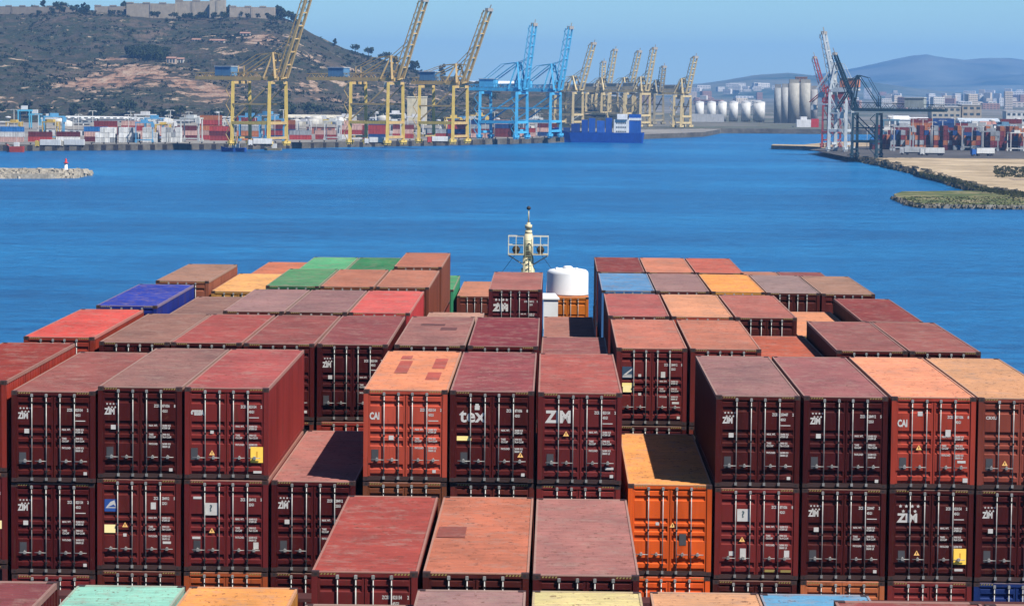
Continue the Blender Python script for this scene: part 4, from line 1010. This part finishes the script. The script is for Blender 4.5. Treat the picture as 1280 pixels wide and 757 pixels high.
long_row(262, 440, 70, QZ, 2, 3, mixl, 'behind the first yellow crane')
long_row(250, 350, 120, QZ, 4, 5, mixl, 'farther back behind the first yellow crane')
long_row(430, 560, 75, QZ, 2, 4, mixl, 'between the second and third yellow cranes')
long_row(560, 690, 60, QZ, 2, 4, mixl+['dark blue'], 'under the light blue cranes')
long_row(0, 118, 60, QZ, 1, 3, ['red','grey','white','maroon','blue','pale pink'], 'at the far left of the quay')
long_row(118, 255, 90, QZ, 3, 4, ['red','pale pink','orange brown','pale pink','maroon'], 'behind the white tall boxes')
for i, px in enumerate(np.arange(122, 226, 5.9)):
    if i in (4, 9, 13): continue
    port_stack(px, edgeY(px)+28, QZ, 3 if i % 4 else 2, ['white','white','white','grey'], 0.03, 'standing in white rows at the left quay')
for i in range(32):
    px = 1094 + i*5.9
    port_stack(px, 1560+rnd.uniform(-4,4), 2.24, rnd.randint(3,5) if i % 7 else 2, ['orange brown','orange brown','maroon','dark blue','maroon','grey','maroon'], 0.03, 'on the right terminal')
long_row(1110, 1290, 1680, 2.24, 4, 6, ['orange brown','maroon','dark blue','maroon','grey','orange brown'], 'at the back of the right terminal')

# ------------------------------------------------------------------ vessels
def vessel(label, name, x0, x1, ywl, ydeck, Y, z0=0, hullc=(0.01,0.05,0.22), bow_left=True, beam=10):
    Y = on((x0+x1)/2, ywl, 0).y
    a, b_ = at(x0, ywl, Y), at(x1, ywl, Y); Ln = b_.x-a.x; hd = at((x0+x1)/2, ydeck, Y).z
    t = thing(name, label, 'ship', ((a.x+b_.x)/2, Y, 0)); s = -1 if bow_left else 1; h2 = Ln/2
    top = [(s*h2, 0), (s*h2*.86, beam*.32), (s*h2*.6, beam*.5), (-s*h2*.96, beam*.5), (-s*h2, beam*.4), (-s*h2, -beam*.4), (-s*h2*.96, -beam*.5), (s*h2*.6, -beam*.5), (s*h2*.86, -beam*.32)]
    mb = MB(); n_ = len(top)
    def rise(x): q = s*x/h2; return hd*(1+(0.75*q**3 if q > 0 else 0.22*q*q))
    lo = [(x*(.93 if s*x > 0 else .97), y*.8) for x, y in top]
    for i in range(n_):
        j = (i+1) % n_; mb.poly([(*lo[i], -1.5), (*lo[j], -1.5), (*top[j], rise(top[j][0])), (*top[i], rise(top[i][0]))])
    mb.build('hull', M_tint, t, hullc)
    mb = MB(); mb.poly([(x*.99, y*.97, rise(x)-.5) for x, y in top]); mb.build('deck', M_tint, t, (0.25,0.27,0.28))
    mb = MB()
    for i in range(n_):
        j = (i+1) % n_; f = lambda p, q, z: (q[0]*0+p[0]*1.004, p[1]*1.004, z)
        mb.poly([f(lo[i],0 or lo[i],.1), f(lo[j],lo[j],.1), f(lo[j],lo[j],.9), f(lo[i],lo[i],.9)])
    mb.build('boot_stripe', M_tint, t, (0.25,0.03,0.03))
    return t, hd, Ln, s
t, hd, Ln, s = vessel('blue ship with white deckhouse lying below the yellow cranes', 'cargo_ship', 688, 805, 178.2, 167.5, 1850, hullc=(0.008,0.07,0.36), beam=13)
SY = t.location.y
def xx(px): return at(px, 160, SY).x - t.location.x
def zz(py): return at(745, py, SY).z
def vb(name, x0, x1, y0, y1, za, zb, c, m=M_tint, par=None):
    mb = MB(); mb.box(xx(x0), xx(x1), y0, y1, za, zb)
    return mb.build(name, m, par or t, c)
for (x0_, x1_, yt_, c_) in ((704,713,160,(0.02,0.05,0.16)),(714,725,155,(0.01,0.04,0.2)),(727,735,150,(0.01,0.06,0.30)),(736,744,148,(0.012,0.08,0.36)),(746,756,151,(0.02,0.10,0.42)),(757,765,147.5,(0.012,0.07,0.34))):
    vb('cargo_block', x0_, x1_, -4.5+rnd.uniform(0,1), 4.3, hd-.5, zz(yt_), c_)
dh = vb('deckhouse', 767, 786, -5, 5, hd-.5, zz(149), (0.68,0.70,0.70)); vb('bridge', 771, 784, -6, 6, zz(149)+.01, zz(142.5), (0.72,0.73,0.73))
for k in range(3):
    z_ = hd+1.2+k*2.6; mb = MB()
    for i in range(5): x_ = xx(770+i*2.6); mb.box(x_, x_+.8, -5.08, -4.9, z_, z_+.9)
    mb.build('window_row', M_glass, dh)
fn = vb('funnel', 786, 801, -3.5, 3.5, hd-.5, zz(142.5), (0.01,0.08,0.36)); vb('funnel_band', 785.6, 801.4, -3.7, 3.7, zz(150), zz(147), (0.7,0.72,0.72), par=fn)
vb('forecastle', 693, 703, -3.0, 3.0, hd, hd+3.6, (0.01,0.03,0.2))
mb = MB(); mb.bar((xx(716),0,hd), (xx(716),0,zz(146)), .35); mb.bar((xx(716),0,zz(150)), (xx(726),0,zz(143)), .22); mb.build('deck_crane', M_tint, t, (0.6,0.6,0.55))
mb = MB(); mb.bar((xx(776),0,zz(141)), (xx(776),0,zz(134)), .2); mb.bar((xx(776),-2,zz(137)), (xx(776),2,zz(137)), .12); mb.build('mast', M_tint, t, (0.7,0.7,0.7))
t, hd, Ln, s = vessel('white and red vessel moored below the tall beige silos', 'moored_ship', 990, 1020, 164.8, 160.5, 2380, hullc=(0.62,0.62,0.62), bow_left=True, beam=9)
mb = MB(); mb.box(-6, 5, -3.5, 3.5, hd-.5, at(1000,147,2380).z); mb.build('deckhouse', M_tint, t, (0.72,0.72,0.72))
mb = MB(); mb.box(-3, 2, -2.5, 2.5, at(1000,147,2380).z, at(1000,143.5,2380).z); mb.build('bridge', M_tint, t, (0.72,0.72,0.72))
mb = MB(); mb.box(5.2, 11, -3, 3, hd-.5, at(1000,146,2380).z); mb.build('funnel', M_tint, t, (0.5,0.04,0.03))
for (x0, x1, yw, yd, Yv, c, lb) in ((276,308,189.5,185.5,1500,(0.02,0.10,0.40),'small blue boat moored at the quay left of the first yellow crane'),(8,30,190,184,1500,(0.40,0.06,0.04),'small red hulled boat at the far left of the quay'),(330,352,188,185.5,1530,(0.3,0.25,0.15),'small tan workboat at the foot of the first yellow crane')):
    t, hd, Ln, s = vessel(lb, 'workboat', x0, x1, yw, yd, Yv, hullc=c, beam=4.5)
    mb = MB(); mb.box(-Ln*.05, Ln*.22, -1.5, 1.5, hd-.5, hd+2.4); mb.build('wheelhouse', M_tint, t, (0.66,0.66,0.64))
    mb = MB(); mb.bar((Ln*.08,0,hd+2.4),(Ln*.08,0,hd+5),.1); mb.build('mast', M_tint, t, (0.5,0.5,0.5))

# ------------------------------------------------------------------ small port furniture
def gantry(label, px0, px1, yt, Y, c, z0=QZ):
    a, b_ = at(px0, yt, Y), at(px1, yt, Y); t = thing('yard_gantry', label, 'gantry crane', ((a.x+b_.x)/2, Y, z0), 0, 'rubber tyred yard gantries'); hw = (b_.x-a.x)/2; h = a.z-z0
    for x in (-hw, hw):
        for y in (-3.5, 3.5):
            mb = MB(); mb.bar((x,y,.8),(x,y,h),.5); mb.build('leg', M_tint, t, c); mb = MB(); mb.bar((x-.2,y,.6),(x+.2,y,.6),.6,n=10); mb.build('wheel', M_dark, t)
    mb = MB(); mb.bar((-hw-1,-2.5,h),(hw+1,-2.5,h),.7); mb.bar((-hw-1,2.5,h),(hw+1,2.5,h),.7); mb.build('girder', M_tint, t, c)
    mb = MB(); mb.box(-2,1.5,-2.4,2.4,h+.6,h+3); mb.build('trolley', M_tint, t, (0.6,0.62,0.62))
gantry('light blue yard gantry at the far left, taller one', 24, 38, 138, 1850, (0.10,0.42,0.62))
gantry('light blue yard gantry at the far left, right of the taller one', 38, 50, 143, 1860, (0.10,0.40,0.60))
gantry('white yard gantry right of the light blue ones at the left', 54, 70, 148, 1850, (0.6,0.62,0.62))
gantry('pale yard gantry left of the first yellow crane', 262, 280, 152, 1900, (0.6,0.58,0.5))
gantry('yellow yard gantry between the first and second yellow cranes', 395, 415, 150, 1950, (0.6,0.45,0.12))
gantry('blue grey yard gantry beside the dark green crane', 1104, 1122, 150, 1780, (0.10,0.20,0.28), 2.2)
gantry('second blue grey yard gantry above the right stacks', 1205, 1232, 157, 1800, (0.14,0.24,0.30), 2.2)
def lightmast(label, px, yt, Y, z0=QZ):
    a = at(px, yt, Y); t = thing('lamp_mast', label, 'light mast', (a.x, Y, z0), 0, 'tall light masts of the port'); h = a.z-z0
    mb = MB(); mb.bar((0,0,0),(0,0,h),.45,.22,n=8); mb.build('pole', M_tint, t, (0.62,0.62,0.6)); mb = MB(); mb.lathe(0,0,[(.4,h-1.0),(1.7,h-.8),(1.7,h),(.4,h+.3)],10); mb.build('lamp_ring', M_tint, t, (0.5,0.5,0.5))
for i, (px, yt, Y) in enumerate(((10,146,1640),(104,149,1700),(171,150,1750),(271,140,1800),(318,147,1760),(385,146,1800),(424,150,1820),(470,140,1850),(548,150,1900),(622,148,1950),(676,150,1980),(843,140,2200))):
    lightmast('white light mast, number %d of the slim masts along the left terminal' % (i+1) if False else ['slim light mast at the far left of the terminal','slim light mast behind the white roofed warehouse','slim light mast above the white boxes','slim light mast by the white terraced block','slim light mast between the first crane legs','slim light mast right of the first crane','slim light mast by the cream warehouse end','slim light mast left of the second crane','slim light mast left of the third crane','slim light mast under the left blue crane','slim light mast under the right blue crane','slim light mast near the last yellow crane'][i], px, yt, Y)
for i, (px, yt) in enumerate(((1112,146),(1150,150),(1190,148),(1240,150),(1272,148))):
    lightmast(['slim light mast beside the dark green crane','slim light mast above the long pale warehouse','slim light mast before the beige block','slim light mast by the brick shed','slim light mast near the right edge'][i], px, yt, 1750, 2.2)
# quay fenders / bollards along the left quay edge
ME_fen = None
mb = MB(); mb.box(-1.2,1.2,-.7,0,-3.4,-.4,0); mb.bar((0,.9,-.2),(0,.9,.6),.3,n=8); mb.box(-.5,.5,.4,1.4,.6,.8); ME_fen = mb.mesh('fender_and_bollard', [M_dark])
for i in range(46):
    px = -8 + i*15.3; py = float(np.interp(px, [-140,60,200,330,440,560,692],[189.5,188.5,187.5,186.5,184,182,178.5])); p = on(px, py)
    if px < 690: tag(link('quay_fender', ME_fen, None, None, (p.x, p.y-.25, QZ)), 'black rubber fender on the face of the left quay', 'fender', 'fenders along the left quay')
# trucks and vans on the quay aprons
def truck(label, px, py, z0, c, box=True):
    p = on(px, py, z0); t = thing('lorry', label, 'lorry', p, rnd.uniform(-.3,.3))
    mb = MB(); mb.box(-6,-3.9,-1.2,1.2,.7,3.1); mb.box(-5.95,-5.0,-1.15,1.15,3.1,3.4); mb.build('cab', M_tint, t, c)
    mb = MB(); mb.box(-3.6,6,-1.25,1.25,1.3,3.9); mb.build('trailer_box', M_tint, t, (0.62,0.62,0.6))
    mb = MB(); mb.box(-3.9,6,-.5,.5,.75,1.25); mb.build('chassis', M_dark, t)
    for x in (-5,-2.4,3.4,4.8):
        for y in (-1.1,1.1): mb = MB(); mb.bar((x,y-.15,.5),(x,y+.15,.5),.5,n=12); mb.build('wheel', M_dark, t)
for lb, px, py, z_, c in (('white lorry on the sand of the right terminal',1140,193.5,2.23,(0.6,0.6,0.6)),('white lorry further right on the right terminal',1165,194.5,2.23,(0.62,0.62,0.6)),('blue lorry near the right edge of the terminal',1228,195,2.23,(0.03,0.12,0.4)),('pale lorry on the left quay beside the white boxes',90,184.5,QZ,(0.5,0.45,0.35)),('yellow lorry on the left quay apron',60,184.8,QZ,(0.6,0.42,0.1)),('white lorry on the apron before the first yellow crane',325,183,QZ,(0.62,0.62,0.6)),('white lorry under the second yellow crane',470,181,QZ,(0.6,0.6,0.6)),('red lorry near the third yellow crane',548,179.6,QZ,(0.45,0.05,0.04))):
    truck(lb, px, py, z_, c)

# ------------------------------------------------------------------ breakwater, rocks and shore plants
def rocks(name, label, spots, rmin, rmax, mat, cat):
    mb = MB()
    for (x, y, z) in spots:
        r = rnd.uniform(rmin, rmax); b = len(mb.v); dirs = [(1,0,0),(-1,0,0),(0,1,0),(0,-1,0),(0,0,1),(0,0,-1)]
        an = rnd.uniform(0,3); ca, sa = math.cos(an), math.sin(an)
        for dx, dy, dz_ in [(-1,-1,-1),(1,-1,-1),(1,1,-1),(-1,1,-1),(-.7,-.7,1),(.7,-.7,1),(.7,.7,1),(-.7,.7,1)]:
            q = (dx*r*rnd.uniform(.6,1), dy*r*rnd.uniform(.6,1), dz_*r*.7*rnd.uniform(.6,1)); mb.v.append((x+q[0]*ca-q[1]*sa, y+q[0]*sa+q[1]*ca, z+q[2]))
        for q in ((0,3,2,1),(4,5,6,7),(0,1,5,4),(1,2,6,5),(2,3,7,6),(3,0,4,7)): mb.f.append(tuple(b+i for i in q)); mb.m.append(0); mb.sm.append(False)
    o = mb.build(name, mat); tag(o, label, cat, kind='stuff'); return o
M_rock2 = land_mat('pale_boulders', [(0.3, (0.22,0.20,0.16)), (0.7, (0.46,0.41,0.33))], 0.3, 1.2)
bw = pts([(-30,223),(60,223.5),(94,222),(104,219.5),(94,216.5),(60,215.5),(-30,215)])
slab('breakwater_core', bw, -1, 1.6, M_conc, M_rock2)
pa, pb, pc = on(-30,223), on(94,222.5), on(105,219.5)
sp_ = []
for i in range(620):
    q = rnd.random(); base = pa.lerp(pb, q) if rnd.random() < .9 else pb.lerp(pc, rnd.random()); o_ = rnd.uniform(-4, 5)
    sp_.append((base.x+rnd.uniform(-1,1), base.y+o_, max(-.3, 1.6*(o_+4)/7+rnd.uniform(-.5,.3))))
for i in range(90): q = pc.lerp(on(94,217), rnd.random()); sp_.append((q.x+rnd.uniform(-3,3), q.y+rnd.uniform(-3,3), rnd.uniform(0,1.3)))
for i in range(260): q = on(-30,219).lerp(on(96,219.5), rnd.random()); sp_.append((q.x, q.y+rnd.uniform(-10,10), rnd.uniform(1.3,1.9)))
rocks('breakwater_rocks', 'pale boulders heaped along the breakwater at the left', sp_, 0.5, 1.4, M_rock2, 'rocks')
p = on(82.5, 215.5, 1.6); t = thing('harbour_beacon', 'small red and white light beacon on the breakwater end', 'beacon', p); s_ = 1/pxm(p.y)
mb = MB(); mb.lathe(0,0,[(1.3,0),(1.3,.5),(.7,.55),(.5,3.4)],14); mb.build('tower', M_tint, t, (0.72,0.70,0.68)); mb = MB(); mb.lathe(0,0,[(.9,3.41),(.9,3.7),(.4,3.72),(.4,4.7),(.1,5.2)],12); mb.build('lantern', M_tint, t, (0.55,0.05,0.04))
# rock edges of the right shore
edge = [(1062,199.5),(1100,207),(1146,218),(1190,231),(1225,242),(1262,247)]
sp_ = []
for i in range(900):
    k = rnd.randint(0, 4); a, b_ = on(*edge[k]), on(*edge[k+1]); q = a.lerp(b_, rnd.random()); sp_.append((q.x+rnd.uniform(-2,3), q.y+rnd.uniform(-4,6), rnd.uniform(-.2,2.0)))
rocks('shore_rocks', 'dark rocks along the edge of the right shore', sp_, .6, 1.7, land_mat('dark_shore_rock', [(0.3,(0.035,0.035,0.025)),(0.7,(0.13,0.11,0.075))], .3, 1.0), 'rocks')
e2 = [(1117,249),(1135,256.5),(1150,260),(1216,261),(1290,262)]; sp_ = []
for i in range(520):
    k = rnd.randint(0, 3); a, b_ = on(*e2[k]), on(*e2[k+1]); q = a.lerp(b_, rnd.random()); sp_.append((q.x+rnd.uniform(-1,1), q.y+rnd.uniform(-1,3), rnd.uniform(-.2,1.2)))
rocks('spit_rocks', 'rocks edging the low grassy spit', sp_, .2, .55, land_mat('spit_rock', [(0.3,(0.05,0.05,0.04)),(0.7,(0.24,0.21,0.16))], .4, 1.2), 'rocks')
M_leaf = land_mat('scrub_leaves', [(0.3,(0.018,0.03,0.012)),(0.7,(0.05,0.065,0.028))], .08, .7)
M_bush = land_mat('dry_bush_leaves', [(0.3,(0.05,0.065,0.02)),(0.7,(0.15,0.14,0.06))], .08, .7)
def clumps(name, label, spots, mat, cat, kind='stuff', parent=None, n_=9):
    mb = MB()
    for (x, y, z, r) in spots:
        for k in range(n_):
            a, b_ = rnd.uniform(0,6.28), rnd.uniform(-.3,1.0); rr = r*rnd.uniform(.5,1.0); c = Vector((x+math.cos(a)*rr*.8, y+math.sin(a)*rr*.8, z+b_*rr*.8)); q = r*rnd.uniform(.35,.6)
            u_ = Vector((rnd.uniform(-1,1),rnd.uniform(-1,1),rnd.uniform(-1,1))).normalized(); v_ = u_.orthogonal().normalized(); w2 = u_.cross(v_)
            mb.poly([c+v_*q, c-v_*q*.5+w2*q*.8, c-v_*q*.5-w2*q*.8]); mb.poly([c+u_*q, c-u_*q*.5+w2*q*.8, c-u_*q*.4-w2*q*.9])
    o = mb.build(name, mat, parent)
    if not parent: tag(o, label, cat, kind=kind)
    return o
sp_ = []
for i in range(420):
    q = on(rnd.uniform(1150,1290), 0+rnd.uniform(222,243), 2.0); 
    yy = float(np.interp(rnd.uniform(0,1),[0,1],[0,1]))
    px = rnd.uniform(1150,1285); lo_ = float(np.interp(px,[1146,1190,1225,1262,1300],[219,229,239,245,247])); q = on(px, lo_-rnd.uniform(.5, 6), 2.2); sp_.append((q.x,q.y,2.2,rnd.uniform(.25,.8)))
for i in range(240): q = on(rnd.uniform(1243,1295), rnd.uniform(209,222), 2.2); sp_.append((q.x,q.y,2.2,rnd.uniform(.4,1.1)))
clumps('shore_scrub', 'low olive scrub on the sandy shore at the right', sp_, M_bush, 'scrub')
sp_ = []
for i in range(520): px = rnd.uniform(1128,1290); q = on(px, rnd.uniform(246,257), 1.3); sp_.append((q.x,q.y,1.35,rnd.uniform(.15,.4)))
clumps('spit_grass', 'rough green growth on the low spit at the right', sp_, M_bush, 'grass')
# scrub all over the hill
sp_ = []
for i in range(7500):
    u = rnd.uniform(-60, 620); v = rnd.uniform(0.05, 1.0)
    if mnoise.noise(Vector((u*.03, v*5, 1))) < rnd.uniform(-.35,.35): continue
    if rockf(u, v) > .4: continue
    p = hill_z(u, v); sp_.append((p.x+rnd.uniform(-3,3), p.y+rnd.uniform(-3,3), p.z, rnd.uniform(.8,2.3)))
clumps('hill_scrub', 'dark green scrub scattered over the hillside', sp_, M_leaf, 'scrub', n_=7)
# trees one can tell apart: crest trees and the dark clump on the slope
def crown_mesh(seed, w_, h_, base):
    r2 = random.Random(seed); mb = MB()
    cl = [(r2.uniform(-w_*.55,w_*.55), r2.uniform(-w_*.55,w_*.55), base+r2.uniform(.1,.9)*h_, r2.uniform(.28,.5)*w_) for _ in range(12)]
    for (x,y,z,r) in cl:
        for k in range(34):
            a, b_ = r2.uniform(0,6.28), r2.uniform(-1.2,1.5); rr = r*r2.uniform(.55,1.05); c = Vector((x+math.cos(a)*math.cos(b_)*rr, y+math.sin(a)*math.cos(b_)*rr, z+math.sin(b_)*rr*.75)); q = r2.uniform(.35,.75)
            u_ = Vector((r2.uniform(-1,1),r2.uniform(-1,1),r2.uniform(-1,1))).normalized(); v_ = u_.orthogonal().normalized(); w2 = u_.cross(v_)
            mb.poly([c+v_*q, c+w2*q, c-v_*q, c-w2*q*.8])
    return mb.mesh('crown', [M_leaf])
CR = [crown_mesh(1, 4.2, 5, 2.2), crown_mesh(2, 5.2, 4.2, 3.2), crown_mesh(3, 2.8, 7.5, 1.5)]
mb = MB(); mb.bar((0,0,-1),(0,0,4.6),.38,.2,n=7); mb.bar((0,0,2.6),(1.4,.4,4.8),.16,.08,n=5); mb.bar((0,0,3.0),(-1.2,-.5,5.0),.15,.08,n=5); mb.bar((0,0,2.2),(.3,-1.3,4.2),.14,.07,n=5)
ME_tr = mb.mesh('trunk', [plain('bark', (0.10,0.075,0.05), .9)])
def tree(label, p, k, s_, group):
    t = thing('tree', label, 'tree', (p.x,p.y,p.z-.4), rnd.uniform(0,6), group); t.scale = (s_,)*3
    link('trunk', ME_tr, t); link('crown', CR[k], t)
for i in range(44):
    px = rnd.choice((rnd.uniform(40,118), rnd.uniform(150,170), rnd.uniform(262,290), rnd.uniform(343,372), rnd.uniform(345,480), rnd.uniform(400,560)))
    p = hill_z(px, rnd.uniform(.96,1.0)); tree('dark evergreen tree on the crest line of the hill', p, rnd.randint(0,2), rnd.uniform(.8,1.35), 'trees along the hill crest')
for i in range(34):
    p = hill_z(rnd.uniform(40,345), rnd.uniform(.90,.95)); tree('dark tree on the crest in front of the fort walls', p, rnd.randint(0,1), rnd.uniform(.6,1.0), 'trees in front of the fort')
for i in range(26):
    p = hill_at(rnd.uniform(160,207), rnd.uniform(70,79)); tree('dark tree in the thick clump left of the small pinkish house', p, rnd.randint(0,1), rnd.uniform(.9,1.3), 'tree clump by the hillside house')
for i in range(26):
    p = hill_z(rnd.uniform(-20,520), rnd.uniform(.0,.06)); tree('dark tree at the foot of the hill behind the warehouses', p, rnd.randint(0,1), rnd.uniform(1.0,1.6), 'trees at the foot of the hill')

# ------------------------------------------------------------------ haze: one closed box of even air round everything
mb = MB(); mb.box(-15000, 15000, -1200, 15000, -1.0, 235)
m = bpy.data.materials.new('haze_air'); m.use_nodes = True; nt = m.node_tree; nt.nodes.clear()
o_ = nt.nodes.new('ShaderNodeOutputMaterial'); pv = nt.nodes.new('ShaderNodeVolumePrincipled'); nt.links.new(pv.outputs[0], o_.inputs['Volume'])
pv.inputs['Color'].default_value = (0.24,0.52,1.0,1); pv.inputs['Density'].default_value = 0.000085; pv.inputs['Anisotropy'].default_value = 0.2
tag(mb.build('haze', m), kind='stuff')

# ------------------------------------------------------------------ port clutter: straddle carriers, sheds, tank boxes, lamp columns
def shared(name, build, mats):
    mb = MB(); build(mb); return mb.mesh(name, mats)
def sc_build(mb):
    for x in (-4.5, 4.5):
        for y in (-2, 2): mb.bar((x,y,.8),(x,y,11),.35); mb.bar((x,y-.3,.7),(x,y+.3,.7),.7,n=10)
        mb.bar((x,-2,11),(x,2,11),.35)
    for y in (-2,2): mb.bar((-5,y,11),(5,y,11),.45); mb.bar((-5,y,1.6),(5,y,1.6),.35)
    mb.box(-2,2,-1.8,1.8,11.2,12.6); mb.box(3.6,5.4,-2.9,-1.5,8.6,10.6)
ME_sc = shared('straddle_carrier', sc_build, [M_tint])
def shed_b(mb):
    mb.box(-9,9,-4,4,0,4.2)
    mb.poly([(-9.4,-4.4,4.2),(9.4,-4.4,4.2),(9.4,0,5.8),(-9.4,0,5.8)],1); mb.poly([(-9.4,0,5.8),(9.4,0,5.8),(9.4,4.4,4.2),(-9.4,4.4,4.2)],1)
    for x in (-9.2,9.2): mb.poly([(x,-4.2,4.2),(x,4.2,4.2),(x,0,5.7)],0)
    for i in range(4): mb.box(-7.5+i*4.2,-5.5+i*4.2,-4.06,-3.9,.3,3.2,2)
ME_shed = shared('dock_shed', shed_b, [M_tint, M_conc, M_glass])
def tank_b(mb):
    mb.lathe(0,0,[(4.5,0),(4.5,7),(4.2,7.6),(1,8.6)],18); mb.bar((4.7,0,0),(4.7,0,8),.15); mb.bar((0,0,8.4),(0,0,9.6),.2)
ME_tk = shared('storage_tank', tank_b, [M_tint])
def col_b(mb):
    mb.bar((0,0,0),(0,0,14),.22,.12,n=6); mb.bar((-1.6,0,14),(1.6,0,14),.14,n=5); mb.box(-2.1,-1.2,-.3,.3,13.7,14); mb.box(1.2,2.1,-.3,.3,13.7,14)
ME_lc = shared('lamp_post', col_b, [M_tint])
def scatter(me, nm, label, cat, grp, n, f, cs, z0):
    for i in range(n):
        px, Y = f(); p = at(px, 150, Y); c = rnd.choice(cs)
        o = link(nm, me, None, c, (p.x, Y, z0), rnd.uniform(-.4,.4)); o.scale = (rnd.uniform(.8,1.2),)*3; tag(o, label, cat, grp)
scatter(ME_sc, 'straddle_carrier', 'slim straddle carrier standing in the left terminal yard', 'straddle carrier', 'straddle carriers in the left yard', 26, lambda: (lambda q: (q, edgeY(q)+rnd.uniform(20,160)))(rnd.uniform(0,680)), [(0.6,0.62,0.6),(0.1,0.3,0.5),(0.6,0.42,0.1),(0.6,0.6,0.6)], QZ)
scatter(ME_shed, 'dock_shed', 'small pale dock shed in the left terminal yard', 'shed', 'small sheds in the left yard', 26, lambda: (lambda q: (q, edgeY(q)+rnd.uniform(150,330)))(rnd.uniform(-10,680)), [(0.6,0.58,0.52),(0.35,0.3,0.25),(0.5,0.5,0.5),(0.4,0.15,0.1),(0.62,0.62,0.6)], QZ)
scatter(ME_tk, 'storage_tank', 'small pale storage tank behind the left terminal', 'tank', 'small tanks behind the left yard', 12, lambda: (lambda q: (q, edgeY(q)+rnd.uniform(280,380)))(rnd.uniform(60,600)), [(0.62,0.62,0.58),(0.5,0.48,0.42)], QZ)
scatter(ME_lc, 'lamp_post', 'short double lamp column in the left terminal', 'lamp column', 'lamp columns of the left terminal', 40, lambda: (lambda q: (q, edgeY(q)+rnd.uniform(10,200)))(rnd.uniform(0,690)), [(0.5,0.5,0.48)], QZ)
scatter(ME_sc, 'straddle_carrier', 'slim straddle carrier among the right terminal stacks', 'straddle carrier', 'straddle carriers in the right yard', 9, lambda: (rnd.uniform(1080,1280), rnd.uniform(1520,1640)), [(0.3,0.32,0.34),(0.1,0.2,0.3),(0.5,0.5,0.48)], 2.23)
scatter(ME_lc, 'lamp_post', 'short double lamp column in the right terminal', 'lamp column', 'lamp columns of the right terminal', 14, lambda: (rnd.uniform(1060,1280), rnd.uniform(1480,1640)), [(0.45,0.45,0.45)], 2.23)
scatter(ME_shed, 'dock_shed', 'small shed among the buildings of the right terminal', 'shed', 'small sheds of the right terminal', 24, lambda: (rnd.uniform(1090,1285), rnd.uniform(1760,2300)), [(0.6,0.58,0.55),(0.35,0.2,0.14),(0.5,0.52,0.54),(0.2,0.26,0.32)], 2.2)
